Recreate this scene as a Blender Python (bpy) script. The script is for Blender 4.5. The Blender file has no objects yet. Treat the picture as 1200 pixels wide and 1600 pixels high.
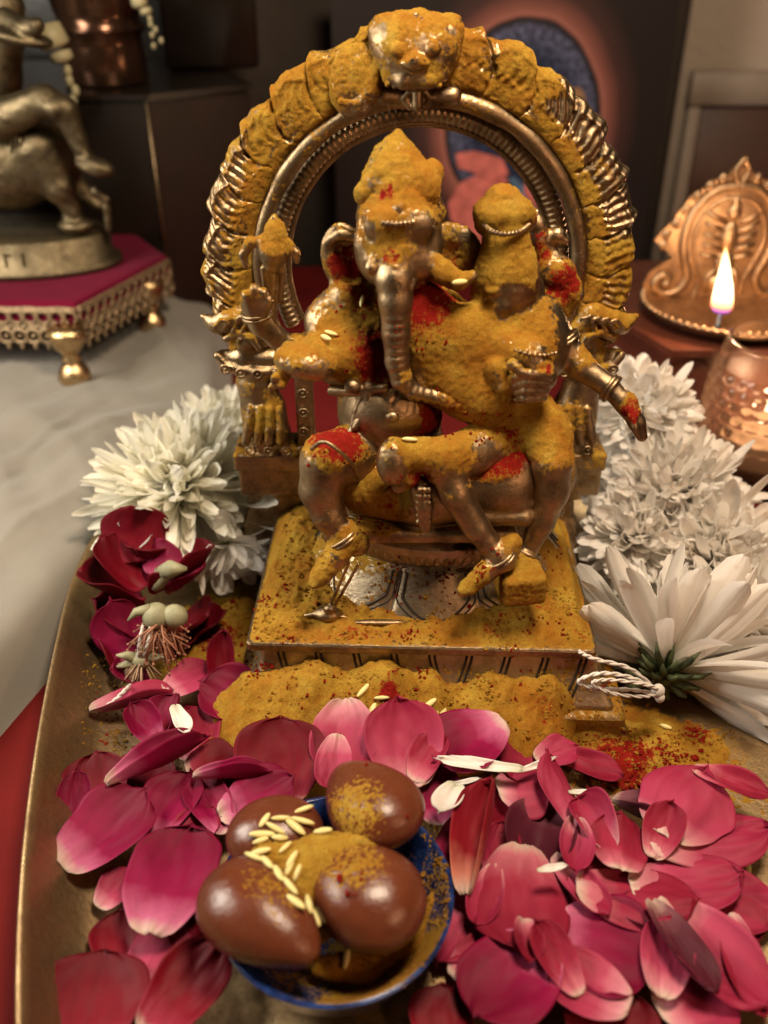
import bpy, math, random
import numpy as np
from mathutils import Vector, Matrix
from mathutils.bvhtree import BVHTree

random.seed(7); RNG = np.random.default_rng(7)
SC = bpy.context.scene
COL = SC.collection
CM = 0.01                      # all modelling below is in centimetres; meshes are written in metres
R = math.radians

# ------------------------------------------------------------------ camera, world, lights, exposure
PITCH = R(33.0); CAM = np.array([0.0, -34.5, 29.0]); FPX = 1443.0
cam = bpy.data.cameras.new('camera'); co = bpy.data.objects.new('camera', cam); COL.objects.link(co)
co.location = CAM*CM; co.rotation_euler = (math.pi/2-PITCH, 0, 0)
cam.sensor_fit = 'VERTICAL'; cam.sensor_height = 36.0; cam.sensor_width = 27.0
cam.lens = 36.0*FPX/1600.0
cam.clip_start = 0.01; cam.clip_end = 20
cam.dof.use_dof = True; cam.dof.focus_distance = 0.365; cam.dof.aperture_fstop = 6.6
SC.camera = co

w = bpy.data.worlds.new('World'); SC.world = w; w.use_nodes = True
bg = w.node_tree.nodes['Background']
bg.inputs[0].default_value = (0.62, 0.47, 0.36, 1); bg.inputs[1].default_value = 0.042

def area(name, loc, target, size, power, color, shape='DISK'):
    l = bpy.data.lights.new(name, 'AREA'); l.shape = shape; l.size = size*CM; l.energy = power; l.color = color
    o = bpy.data.objects.new(name, l); COL.objects.link(o); o.location = Vector(loc)*CM
    o.rotation_euler = (Vector(target)-Vector(loc)).to_track_quat('-Z', 'Y').to_euler()
    return o
area('window_light', (-46, -4, 36), (-6, 0, 2), 24, 4.0, (1.0, 0.90, 0.76), 'SQUARE')
area('ceiling_lamp', (10, -12, 60), (3, -5, 2), 15, 5.2, (1.0, 0.79, 0.57))
area('candle_glow', (38, -46, 34), (4, -5, 6), 8, .8, (1.0, 0.52, 0.27))
SC.view_settings.view_transform = 'Standard'; SC.view_settings.look = 'None'
SC.view_settings.exposure = -0.10; SC.view_settings.gamma = 1.0
SC.cycles.use_denoising = True
SC.cycles.max_bounces = 8; SC.cycles.sample_clamp_indirect = 3.0
SC.cycles.caustics_reflective = False; SC.cycles.caustics_refractive = False

# ------------------------------------------------------------------ helpers: photograph point -> place in the scene
def ray(px, py):
    u = (px-600)/FPX; v = (py-800)/FPX
    return np.array([u, math.cos(PITCH)-v*math.sin(PITCH), -math.sin(PITCH)-v*math.cos(PITCH)])
def at_y(px, py, Y):
    d = ray(px, py); t = (Y-CAM[1])/d[1]; return CAM+t*d
def at_z(px, py, z):
    d = ray(px, py); t = (z-CAM[2])/d[2]; return CAM+t*d
def cmr(px, py, Y, r):
    d = ray(px, py); return r*((Y-CAM[1])/d[1])/FPX
def T(px, py, Y, r):
    return at_y(px, py, Y), cmr(px, py, Y, r)

# ------------------------------------------------------------------ numpy noise
def _hash(i, j, k, s):
    n = (i*374761393 + j*668265263 + k*2147483647 + s*1274126177) & 0xffffffff
    n = ((n ^ (n >> 13))*1274126177) & 0xffffffff
    n = ((n ^ (n >> 16))*2246822519) & 0xffffffff
    return ((n ^ (n >> 15)) & 0xffff)/65535.0
def vnoise(p, s=0):
    p = np.asarray(p, float); f = np.floor(p).astype(np.int64); t = p-f; t = t*t*(3-2*t)
    r = 0
    for a in (0, 1):
        for b in (0, 1):
            for c in (0, 1):
                wgt = (t[:, 0] if a else 1-t[:, 0])*(t[:, 1] if b else 1-t[:, 1])*(t[:, 2] if c else 1-t[:, 2])
                r = r + wgt*_hash(f[:, 0]+a, f[:, 1]+b, f[:, 2]+c, s)
    return r*2-1
def fbm(p, o=4, s=0):
    p = np.asarray(p, float); a = 1.0; r = 0; tot = 0
    for i in range(o):
        r = r+a*vnoise(p*(2.03**i)+i*17.3, s+i); tot += a; a *= 0.5
    return r/tot
def sstep(a, b, x):
    t = np.clip((x-a)/(b-a), 0, 1); return t*t*(3-2*t)

# ------------------------------------------------------------------ object helpers
def link(o, parent=None):
    COL.objects.link(o)
    if parent is not None: o.parent = parent
    return o
def tag(o, label=None, cat=None, group=None, kind=None):
    if label: o['label'] = label
    if cat: o['category'] = cat
    if group: o['group'] = group
    if kind: o['kind'] = kind
    return o
def thing(name, loc, label, cat, group=None):
    o = bpy.data.objects.new(name, None); o.empty_display_size = 0.01; link(o); o.location = Vector(loc)*CM
    return tag(o, label, cat, group)
def mesh_obj(name, V, F, mat, parent=None, smooth=True, attrs=None, mods=None):
    """V in world cm. When parented, vertices are written relative to the parent's base."""
    V = np.asarray(V, float)
    off = np.zeros(3)
    q = parent
    while q is not None:
        off += np.array(q.location)/CM; q = q.parent
    loc = None
    if parent is None:
        loc = np.array([V[:, 0].mean(), V[:, 1].mean(), V[:, 2].min()]); off = loc
    me = bpy.data.meshes.new(name)
    me.from_pydata(((V-off)*CM).tolist(), [], F if isinstance(F, list) else F.tolist())
    me.polygons.foreach_set('use_smooth', [smooth]*len(me.polygons))
    if attrs:
        for k, a in attrs.items():
            at = me.attributes.new(k, 'FLOAT', 'POINT'); at.data.foreach_set('value', np.asarray(a, np.float32))
    me.materials.append(mat); me.update()
    o = bpy.data.objects.new(name, me); link(o, parent)
    if loc is not None: o.location = Vector(loc)*CM
    return o
class MB:
    def __init__(s): s.V = []; s.F = []
    def add(s, V, F):
        n = len(s.V); s.V += [tuple(v) for v in V]; s.F += [tuple(i+n for i in f) for f in F]; return s
    def box(s, c, size, rz=0, M=None, bev=0):
        x, y, z = [q/2 for q in size]
        if bev > 0:
            b = min(bev, x*.95, y*.95, z*.95)
            prof = []
            for zz, ins in ((-z, b), (-z+b, 0), (z-b, 0), (z, b)):
                ring = []
                X = x-ins; Y = y-ins
                for (sx, sy) in ((1, 1), (-1, 1), (-1, -1), (1, -1)):
                    for k in range(4):
                        a0 = {(1, 1): 0, (-1, 1): 90, (-1, -1): 180, (1, -1): 270}[(sx, sy)]
                        a = R(a0+30*k); bb = b if ins == 0 else b*.6
                        ring.append((sx*(X-bb)+bb*math.cos(a), sy*(Y-bb)+bb*math.sin(a), zz))
                prof.append(ring)
            V = [p for rg in prof for p in rg]; n = 16
            F = [tuple(range(n))[::-1], tuple(range(3*n, 4*n))]
            for r_ in range(3):
                for i in range(n): F.append((r_*n+i, r_*n+(i+1) % n, (r_+1)*n+(i+1) % n, (r_+1)*n+i))
        else:
            V = [(a, b_, c_) for a in (-x, x) for b_ in (-y, y) for c_ in (-z, z)]
            F = [(0, 1, 3, 2), (4, 6, 7, 5), (0, 4, 5, 1), (2, 3, 7, 6), (0, 2, 6, 4), (1, 5, 7, 3)]
        ca, sa = math.cos(rz), math.sin(rz); out = []
        for p in V:
            q = (p[0]*ca-p[1]*sa, p[0]*sa+p[1]*ca, p[2])
            if M is not None: q = tuple(M @ Vector(q))
            out.append((q[0]+c[0], q[1]+c[1], q[2]+c[2]))
        return s.add(out, F)
    def lathe(s, c, prof, n=48, M=None, cap=True):
        V = []; F = []
        for (r_, z) in prof:
            for i in range(n):
                a = 2*math.pi*i/n; p = Vector((r_*math.cos(a), r_*math.sin(a), z))
                if M is not None: p = M @ p
                V.append((p[0]+c[0], p[1]+c[1], p[2]+c[2]))
        for j in range(len(prof)-1):
            for i in range(n): F.append((j*n+i, j*n+(i+1) % n, (j+1)*n+(i+1) % n, (j+1)*n+i))
        if cap:
            F.append(tuple(range(n))[::-1]); m = (len(prof)-1)*n; F.append(tuple(range(m, m+n)))
        return s.add(V, F)
    def tube(s, pts, rad, n=10, closed=False):
        pts = [np.array(p, float) for p in pts]; m = len(pts)
        if not hasattr(rad, '__len__'): rad = [rad]*m
        V = []; F = []; up = None
        for i, p in enumerate(pts):
            t = pts[(i+1) % m]-pts[i-1] if closed else pts[min(i+1, m-1)]-pts[max(i-1, 0)]
            t = t/(np.linalg.norm(t)+1e-9)
            if up is None:
                up = np.cross(t, (0.31, 0.2, 0.93)); 
                if np.linalg.norm(up) < .05: up = np.cross(t, (1, 0, 0))
            up = up-t*np.dot(up, t); up /= np.linalg.norm(up)+1e-9; b = np.cross(t, up)
            for k in range(n):
                a = 2*math.pi*k/n; V.append(tuple(p+rad[i]*(math.cos(a)*up+math.sin(a)*b)))
        for j in range(m if closed else m-1):
            jj = (j+1) % m
            for k in range(n): F.append((j*n+k, j*n+(k+1) % n, jj*n+(k+1) % n, jj*n+k))
        if not closed: F.append(tuple(range(n))[::-1]); F.append(tuple(range((m-1)*n, m*n)))
        return s.add(V, F)
    def ell(s, c, r_, n=16, M=None):
        V = []; F = []; m = n//2
        for j in range(m+1):
            ph = math.pi*j/m
            for i in range(n):
                a = 2*math.pi*i/n; p = Vector((r_[0]*math.sin(ph)*math.cos(a), r_[1]*math.sin(ph)*math.sin(a), r_[2]*math.cos(ph)))
                if M is not None: p = M @ p
                V.append((p[0]+c[0], p[1]+c[1], p[2]+c[2]))
        for j in range(m):
            for i in range(n): F.append((j*n+i, (j+1)*n+i, (j+1)*n+(i+1) % n, j*n+(i+1) % n))
        return s.add(V, F)
    def obj(s, name, mat, parent=None, smooth=True, attrs=None):
        return mesh_obj(name, s.V, s.F, mat, parent, smooth, attrs)

# ------------------------------------------------------------------ signed distance modelling (for cast and sculpted shapes)
class SDF:
    def __init__(s): s.P = []
    def cone(s, a, b, ra, rb, k=.15, sub=False):
        s.P.append(('c', np.array(a, float), np.array(b, float), ra, rb, k, sub)); return s
    def tube(s, pts, k=.15, sub=False):           # pts: (centre, radius)
        for (a, ra), (b, rb) in zip(pts[:-1], pts[1:]): s.cone(a, b, ra, rb, k, sub)
        return s
    def ell(s, c, r_, rot=(0, 0, 0), k=.15, sub=False):
        from mathutils import Euler
        M = np.array(Euler([R(q) for q in rot]).to_matrix())
        s.P.append(('e', np.array(c, float), np.array(r_, float), M, None, k, sub)); return s
    def rbox(s, c, half, rd=.1, rot=(0, 0, 0), k=.1, sub=False):
        from mathutils import Euler
        M = np.array(Euler([R(q) for q in rot]).to_matrix())
        s.P.append(('b', np.array(c, float), np.array(half, float), M, rd, k, sub)); return s
    def mesh(s, h=.08):
        def bb(p):
            if p[0] == 'c':
                m = max(p[3], p[4]); return np.minimum(p[1], p[2])-m, np.maximum(p[1], p[2])+m
            ext = np.abs(p[3]) @ (p[2]+(p[4] or 0)); return p[1]-ext, p[1]+ext
        B = [bb(p) for p in s.P if not p[-1]]
        lo = np.min([b[0] for b in B], 0)-3*h; hi = np.max([b[1] for b in B], 0)+3*h
        n = np.ceil((hi-lo)/h).astype(int)+1
        ax = [lo[i]+h*np.arange(n[i]) for i in range(3)]
        Fd = np.full(n, 9.0, np.float32)
        for p in s.P:
            k = p[5]; b0, b1 = bb(p); mg = 4*h+k*1.3
            i0 = np.maximum(np.floor((b0-mg-lo)/h).astype(int), 0); i1 = np.minimum(np.ceil((b1+mg-lo)/h).astype(int)+1, n)
            if np.any(i1 <= i0): continue
            X = ax[0][i0[0]:i1[0]][:, None, None]; Y = ax[1][i0[1]:i1[1]][None, :, None]; Z = ax[2][i0[2]:i1[2]][None, None, :]
            if p[0] == 'c':
                a, b = p[1], p[2]; ab = b-a; L = max(ab @ ab, 1e-9)
                t = np.clip(((X-a[0])*ab[0]+(Y-a[1])*ab[1]+(Z-a[2])*ab[2])/L, 0, 1)
                d = np.sqrt((X-a[0]-t*ab[0])**2+(Y-a[1]-t*ab[1])**2+(Z-a[2]-t*ab[2])**2)-(p[3]+(p[4]-p[3])*t)
            else:
                M = p[3]; q = [(X-p[1][0])*M[0, i]+(Y-p[1][1])*M[1, i]+(Z-p[1][2])*M[2, i] for i in range(3)]
                if p[0] == 'e':
                    r_ = p[2]; k0 = np.sqrt(sum((q[i]/r_[i])**2 for i in range(3))); k1 = np.sqrt(sum((q[i]/r_[i]**2)**2 for i in range(3)))+1e-6
                    d = k0*(k0-1)/k1
                else:
                    hh = p[2]-p[4]; e = [np.abs(q[i])-hh[i] for i in range(3)]
                    d = np.sqrt(sum(np.maximum(v, 0)**2 for v in e))+np.minimum(np.maximum(np.maximum(e[0], e[1]), e[2]), 0)-p[4]
            S = Fd[i0[0]:i1[0], i0[1]:i1[1], i0[2]:i1[2]]
            if p[-1]:
                g = np.clip(.5-.5*(S+d)/k, 0, 1); S[...] = S+(-d-S)*g+k*g*(1-g)
            else:
                g = np.clip(.5+.5*(S-d)/k, 0, 1); S[...] = S+(d-S)*g-k*g*(1-g)
        return nets(Fd, lo, h)
def nets(Fd, lo, h):
    ins = Fd < 0
    c = [ins[i:ins.shape[0]-1+i, j:ins.shape[1]-1+j, k:ins.shape[2]-1+k] for i in (0, 1) for j in (0, 1) for k in (0, 1)]
    an = c[0].copy(); al = c[0].copy()
    for q in c[1:]: an |= q; al &= q
    act = an & ~al; I = np.argwhere(act)
    idx = np.full(act.shape, -1, np.int64); idx[act] = np.arange(len(I))
    cor = [(i, j, k) for i in (0, 1) for j in (0, 1) for k in (0, 1)]
    val = np.stack([Fd[I[:, 0]+a, I[:, 1]+b, I[:, 2]+d] for a, b, d in cor], 1).astype(float)
    acc = np.zeros((len(I), 3)); cnt = np.zeros(len(I))
    for a in range(8):
        for b in range(a+1, 8):
            if sum(abs(cor[a][q]-cor[b][q]) for q in range(3)) != 1: continue
            m = (val[:, a] < 0) != (val[:, b] < 0); t = np.where(m, val[:, a]/(val[:, a]-val[:, b]+1e-12), 0)
            P = np.array(cor[a])[None]+t[:, None]*(np.array(cor[b])-np.array(cor[a]))[None]
            acc += P*m[:, None]; cnt += m
    V = lo+h*(I+acc/cnt[:, None])
    F = []
    for axd in range(3):
        sl0 = [slice(None)]*3; sl1 = [slice(None)]*3
        sl0[axd] = slice(0, -1); sl1[axd] = slice(1, None)
        A = ins[tuple(sl0)]; Bq = ins[tuple(sl1)]; E = np.argwhere(A != Bq)
        o1, o2 = [q for q in range(3) if q != axd]
        E = E[(E[:, o1] > 0) & (E[:, o2] > 0) & (E[:, o1] < idx.shape[o1]) & (E[:, o2] < idx.shape[o2])]
        fl = A[E[:, 0], E[:, 1], E[:, 2]]
        def gi(d1, d2):
            Q = E.copy(); Q[:, o1] += d1; Q[:, o2] += d2; return idx[Q[:, 0], Q[:, 1], Q[:, 2]]
        q = np.stack([gi(-1, -1), gi(0, -1), gi(0, 0), gi(-1, 0)], 1)
        if axd == 1: fl = ~fl
        q[~fl] = q[~fl][:, ::-1]
        F.append(q[(q >= 0).all(1)])
    return V, np.concatenate(F)
def normals(V, F):
    F = np.asarray(F); N = np.zeros_like(V)
    n = np.cross(V[F[:, 2]]-V[F[:, 0]], V[F[:, 3]]-V[F[:, 1]])
    for i in range(4): np.add.at(N, F[:, i], n)
    return N/(np.linalg.norm(N, axis=1)[:, None]+1e-12)
def smooth(V, F, it=2):
    F = np.asarray(F)
    for _ in range(it):
        A = np.zeros_like(V); c = np.zeros(len(V))
        for i in range(4):
            a, b = F[:, i], F[:, (i+1) % 4]
            np.add.at(A, a, V[b]); np.add.at(A, b, V[a]); np.add.at(c, a, 1); np.add.at(c, b, 1)
        V = V*.4+.6*A/c[:, None]
    return V

# ------------------------------------------------------------------ materials
def newmat(name):
    m = bpy.data.materials.new(name); m.use_nodes = True; nt = m.node_tree
    return m, nt, nt.nodes['Principled BSDF']
def N(nt, t, **k):
    n = nt.nodes.new(t)
    for a, v in k.items():
        if a.startswith('i_'): n.inputs[a[2:].replace('_', ' ')].default_value = v
        else: setattr(n, a, v)
    return n
def ramp(nt, src, stops):
    r_ = N(nt, 'ShaderNodeValToRGB'); e = r_.color_ramp.elements
    while len(e) < len(stops): e.new(.5)
    for q, (p, c) in zip(e, stops): q.position = p; q.color = (*c, 1) if len(c) == 3 else c
    nt.links.new(src, r_.inputs[0]); return r_.outputs[0]
def coords(nt): return N(nt, 'ShaderNodeTexCoord').outputs['Object']
def noise(nt, vec, scale, detail=4, rough=.6):
    n = N(nt, 'ShaderNodeTexNoise'); n.inputs['Scale'].default_value = scale; n.inputs['Detail'].default_value = detail
    n.inputs['Roughness'].default_value = rough; nt.links.new(vec, n.inputs['Vector']); return n.outputs[0]
def bump(nt, src, dist, strength=1.0, prev=None):
    b = N(nt, 'ShaderNodeBump'); b.inputs['Distance'].default_value = dist; b.inputs['Strength'].default_value = strength
    nt.links.new(src, b.inputs['Height'])
    if prev is not None: nt.links.new(prev, b.inputs['Normal'])
    return b.outputs[0]
def math_(nt, op, a, b, clamp=False):
    n = N(nt, 'ShaderNodeMath', operation=op); n.use_clamp = clamp
    for i, q in enumerate((a, b)):
        if hasattr(q, 'default_value') or hasattr(q, 'links'): nt.links.new(q, n.inputs[i])
        else: n.inputs[i].default_value = q
    return n.outputs[0]

def simple(name, col, rough=.6, metal=0, var=.25, scale=60, bmp=0, bscale=300, spec=.5, col2=None, coat=0, sheen=0, sss=0):
    m, nt, p = newmat(name); c = coords(nt)
    c2 = col2 or tuple(q*(1-var) for q in col)
    nt.links.new(ramp(nt, noise(nt, c, scale, 5), [(.3, c2), (.7, col)]), p.inputs['Base Color'])
    p.inputs['Roughness'].default_value = rough; p.inputs['Metallic'].default_value = metal
    p.inputs['Specular IOR Level'].default_value = spec; p.inputs['Coat Weight'].default_value = coat
    p.inputs['Sheen Weight'].default_value = sheen
    if sss: p.inputs['Subsurface Weight'].default_value = sss; p.inputs['Subsurface Scale'].default_value = .004
    if bmp: nt.links.new(bump(nt, noise(nt, c, bscale, 5), bmp), p.inputs['Normal'])
    return m

def powder_nodes(nt, c, prev=None):
    """turmeric powder: yellow-ochre, coarse, with red kumkum where the 'red' attribute says so"""
    p = N(nt, 'ShaderNodeBsdfPrincipled'); p.inputs['Roughness'].default_value = .95; p.inputs['Specular IOR Level'].default_value = .12
    big = noise(nt, c, 90, 6, .7); fine = noise(nt, c, 1700, 5, .8)
    base = ramp(nt, big, [(.3, (.23, .108, .013)), (.45, (.32, .172, .020)), (.6, (.37, .225, .030)), (.74, (.42, .29, .055))])
    fr = ramp(nt, fine, [(.33, (.58, .52, .46)), (.5, (1, 1, 1)), (.66, (1.3, 1.27, 1.15))])
    mul = N(nt, 'ShaderNodeMix', data_type='RGBA', blend_type='MULTIPLY'); mul.inputs[0].default_value = 1
    nt.links.new(base, mul.inputs[6]); nt.links.new(fr, mul.inputs[7])
    og = N(nt, 'ShaderNodeMix', data_type='RGBA'); nt.links.new(ramp(nt, noise(nt, c, 38, 7, .75), [(.45, (0, 0, 0)), (.62, (.65, .65, .65))]), og.inputs[0])
    nt.links.new(mul.outputs[2], og.inputs[6]); og.inputs[7].default_value = (.30, .105, .010, 1); mul = og
    red = N(nt, 'ShaderNodeAttribute', attribute_name='red').outputs['Fac']
    rn = noise(nt, c, 420, 5, .7)
    rf = math_(nt, 'ADD', red, math_(nt, 'MULTIPLY', math_(nt, 'SUBTRACT', rn, .5), 2.4))
    rr = ramp(nt, rf, [(.44, (0, 0, 0)), (.75, (1, 1, 1))])
    redc = ramp(nt, fine, [(.3, (.10, .005, .003)), (.6, (.28, .012, .006)), (.8, (.38, .032, .01))])
    mx = N(nt, 'ShaderNodeMix', data_type='RGBA'); nt.links.new(rr, mx.inputs[0])
    nt.links.new(mul.outputs[2], mx.inputs[6]); nt.links.new(redc, mx.inputs[7])
    nt.links.new(mx.outputs[2], p.inputs['Base Color'])
    b = bump(nt, noise(nt, c, 800, 8, .82), .0008, 1.0, prev)
    nt.links.new(b, p.inputs['Normal'])
    return p
def brass_setup(nt, p, c, light=(.40, .29, .17), dark=(.105, .066, .036), r0=.22, r1=.52):
    n1 = noise(nt, c, 75, 8, .72)
    nt.links.new(ramp(nt, n1, [(.32, dark), (.58, light), (.8, tuple(min(1, q*1.15) for q in light))]), p.inputs['Base Color'])
    p.inputs['Metallic'].default_value = 1.0
    mr = N(nt, 'ShaderNodeMapRange'); mr.inputs[3].default_value = r1; mr.inputs[4].default_value = r0
    nt.links.new(n1, mr.inputs[0]); mr.inputs[1].default_value = .3; mr.inputs[2].default_value = .7
    nt.links.new(mr.outputs[0], p.inputs['Roughness'])
    nt.links.new(bump(nt, noise(nt, c, 240, 7, .75), .0004), p.inputs['Normal'])
def brass(name, **k):
    m, nt, p = newmat(name); brass_setup(nt, p, coords(nt), **k); return m
def dusted(name, base_fn, lo=.42, hi=.56, amp=1.75, scale=520):
    """a surface with turmeric lying on it where attribute 'pow' says"""
    m, nt, p = newmat(name); c = coords(nt); base_fn(nt, p, c)
    pw = powder_nodes(nt, c)
    a = N(nt, 'ShaderNodeAttribute', attribute_name='pow').outputs['Fac']
    n = noise(nt, c, scale, 5, .72)
    f = math_(nt, 'ADD', a, math_(nt, 'MULTIPLY', math_(nt, 'SUBTRACT', n, .5), amp))
    fac = ramp(nt, f, [(lo, (0, 0, 0)), (hi, (1, 1, 1))])
    ms = N(nt, 'ShaderNodeMixShader'); nt.links.new(fac, ms.inputs[0]); nt.links.new(p.outputs[0], ms.inputs[1]); nt.links.new(pw.outputs[0], ms.inputs[2])
    nt.links.new(ms.outputs[0], nt.nodes['Material Output'].inputs['Surface']); return m
M_IDOL = dusted('brass_with_turmeric', lambda nt, p, c: brass_setup(nt, p, c))
M_PALE = dusted('worn_pale_brass', lambda nt, p, c: brass_setup(nt, p, c, light=(.52, .43, .30), dark=(.24, .18, .11), r0=.28, r1=.5))
M_POW, nt_, p_ = newmat('turmeric_powder'); pw_ = powder_nodes(nt_, coords(nt_)); nt_.links.new(pw_.outputs[0], nt_.nodes['Material Output'].inputs['Surface'])
M_BRASS = brass('old_brass'); 
M_TRAY = dusted('tray_brass', lambda nt, p, c: brass_setup(nt, p, c, light=(.48, .34, .18), dark=(.24, .15, .08), r0=.34, r1=.54), scale=900, amp=1.5)
def stone_fn(nt, p, c):
    nt.links.new(ramp(nt, noise(nt, c, 25, 3), [(.3, (.08, .020, .009)), (.7, (.135, .036, .015))]), p.inputs['Base Color'])
    nt.links.new(ramp(nt, noise(nt, c, 120, 7, .75), [(.35, (.15,)*3), (.7, (.36,)*3)]), p.inputs['Roughness'])
    nt.links.new(bump(nt, noise(nt, c, 170, 6, .7), .00035), p.inputs['Normal'])
M_STONE = dusted('polished_brown_stone', stone_fn, lo=.47, hi=.53, amp=2.3, scale=650)
def glaze_fn(nt, p, c):
    nt.links.new(ramp(nt, noise(nt, c, 180, 5, .7), [(.4, (.006, .012, .055)), (.62, (.015, .04, .16)), (.8, (.05, .10, .25))]), p.inputs['Base Color'])
    p.inputs['Roughness'].default_value = .16; p.inputs['Coat Weight'].default_value = .5
M_GLAZE = dusted('blue_glaze', glaze_fn, lo=.47, hi=.56, amp=1.9, scale=700)

# petals: attribute 'v' runs from the pale base (0) to the outer edge (1)
def petal_mat(name, c0, c1, c2, back):
    m, nt, p = newmat(name); c = coords(nt)
    v = N(nt, 'ShaderNodeAttribute', attribute_name='v').outputs['Fac']
    f = math_(nt, 'ADD', v, math_(nt, 'MULTIPLY', math_(nt, 'SUBTRACT', noise(nt, c, 90, 4), .5), .28))
    col = ramp(nt, f, [(.0, (.62, .47, .40)), (.13, c0), (.38, c1), (.85, c2)])
    bk = ramp(nt, f, [(.0, (.66, .52, .44)), (.2, tuple(.5*(a+b) for a, b in zip(c0, back))), (.6, back)])
    g = N(nt, 'ShaderNodeNewGeometry'); mx = N(nt, 'ShaderNodeMix', data_type='RGBA')
    nt.links.new(g.outputs['Backfacing'], mx.inputs[0]); nt.links.new(col, mx.inputs[6]); nt.links.new(bk, mx.inputs[7])
    vein = N(nt, 'ShaderNodeAttribute', attribute_name='vein').outputs['Fac']
    vn = N(nt, 'ShaderNodeMix', data_type='RGBA', blend_type='MULTIPLY'); vn.inputs[0].default_value = 1
    nt.links.new(mx.outputs[2], vn.inputs[6])
    nt.links.new(ramp(nt, vein, [(.0, (.80, .74, .76)), (.5, (1, 1, 1)), (1, (1.08, 1.1, 1.1))]), vn.inputs[7])
    nt.links.new(vn.outputs[2], p.inputs['Base Color'])
    p.inputs['Roughness'].default_value = .58; p.inputs['Specular IOR Level'].default_value = .22
    p.inputs['Sheen Weight'].default_value = .04; p.inputs['Sheen Roughness'].default_value = .4; p.inputs['Sheen Tint'].default_value = (.9, .25, .35, 1)
    b = bump(nt, vein, .0001, .6); b = bump(nt, noise(nt, c, 500, 4), .00012, .7, b); nt.links.new(b, p.inputs['Normal'])
    tr = N(nt, 'ShaderNodeBsdfTranslucent'); nt.links.new(vn.outputs[2], tr.inputs[0])
    ms = N(nt, 'ShaderNodeMixShader'); ms.inputs[0].default_value = .28
    nt.links.new(p.outputs[0], ms.inputs[1]); nt.links.new(tr.outputs[0], ms.inputs[2])
    nt.links.new(ms.outputs[0], nt.nodes['Material Output'].inputs['Surface']); return m
P_DARK = petal_mat('rose_petal_crimson', (.34, .03, .07), (.21, .0025, .015), (.125, .001, .008), (.26, .009, .028))
P_MAG = petal_mat('rose_petal_magenta', (.52, .12, .24), (.26, .003, .052), (.165, .002, .026), (.31, .014, .062))
P_PINK = petal_mat('rose_petal_pink', (.62, .24, .30), (.43, .050, .115), (.31, .017, .056), (.47, .09, .14))
P_PURP = petal_mat('rose_petal_withered', (.22, .07, .09), (.10, .015, .03), (.08, .01, .022), (.15, .03, .05))
P_PEACH = petal_mat('rose_petal_red_with_peach_back', (.60, .22, .16), (.28, .010, .020), (.22, .008, .018), (.52, .22, .16))
def white_mat(name, base, tip, tr=.45, brown=0.0):
    m, nt, p = newmat(name); c = coords(nt)
    v = N(nt, 'ShaderNodeAttribute', attribute_name='v').outputs['Fac']
    col = ramp(nt, v, [(.0, base), (.35, tip), (1, tip)])
    if brown:
        mx = N(nt, 'ShaderNodeMix', data_type='RGBA'); nz = noise(nt, c, 60, 3)
        f = math_(nt, 'MULTIPLY', ramp(nt, nz, [(.60, (0, 0, 0)), (.72, (1, 1, 1))]), ramp(nt, v, [(.75, (0, 0, 0)), (1, (brown,)*3)]))
        nt.links.new(f, mx.inputs[0]); nt.links.new(col, mx.inputs[6]); mx.inputs[7].default_value = (.45, .20, .08, 1); col = mx.outputs[2]
    vein = N(nt, 'ShaderNodeAttribute', attribute_name='vein').outputs['Fac']
    nt.links.new(col, p.inputs['Base Color']); p.inputs['Roughness'].default_value = .5
    nt.links.new(bump(nt, vein, .0004, 1), p.inputs['Normal'])
    t = N(nt, 'ShaderNodeBsdfTranslucent'); nt.links.new(col, t.inputs[0])
    ms = N(nt, 'ShaderNodeMixShader'); ms.inputs[0].default_value = tr
    nt.links.new(p.outputs[0], ms.inputs[1]); nt.links.new(t.outputs[0], ms.inputs[2])
    nt.links.new(ms.outputs[0], nt.nodes['Material Output'].inputs['Surface']); return m
M_CHRYS = white_mat('chrysanthemum_petal', (.74, .74, .60), (.90, .87, .82), brown=.8)
M_CHRYS2 = white_mat('chrysanthemum_petal_cream', (.76, .76, .56), (.90, .88, .77))
M_GREEN = simple('calyx_green', (.065, .088, .030), .6, scale=300, var=.5, bmp=.0002)
M_SEPAL = simple('pale_sepal', (.33, .32, .19), .6, scale=200, var=.4)
M_STAMEN = simple('stamen_brown', (.42, .19, .11), .7, scale=300, var=.4)
M_THREAD = simple('white_cotton_thread', (.72, .68, .62), .9, scale=900, var=.3, bmp=.0003, bscale=1800)
M_RICE = simple('turmeric_rice', (.72, .62, .26), .45, scale=300, var=.18, sss=.15)

# ------------------------------------------------------------------ the setting
def cloth_fn(col, col2, weave, bm):
    def fn(name):
        m, nt, p = newmat(name); c = coords(nt)
        nt.links.new(ramp(nt, noise(nt, c, 18, 5), [(.3, col2), (.7, col)]), p.inputs['Base Color'])
        p.inputs['Roughness'].default_value = .85; p.inputs['Sheen Weight'].default_value = .25; p.inputs['Specular IOR Level'].default_value = .2
        nt.links.new(bump(nt, noise(nt, c, weave, 3, .8), bm), p.inputs['Normal']); return m
    return fn
M_RED = cloth_fn((.13, .005, .004), (.09, .003, .003), 1500, .0003)('red_table_cloth'); M_RED.node_tree.nodes['Principled BSDF'].inputs['Sheen Weight'].default_value = 0
M_WHITE = cloth_fn((.235, .215, .18), (.195, .18, .15), 1800, .0003)('white_cotton')

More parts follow.
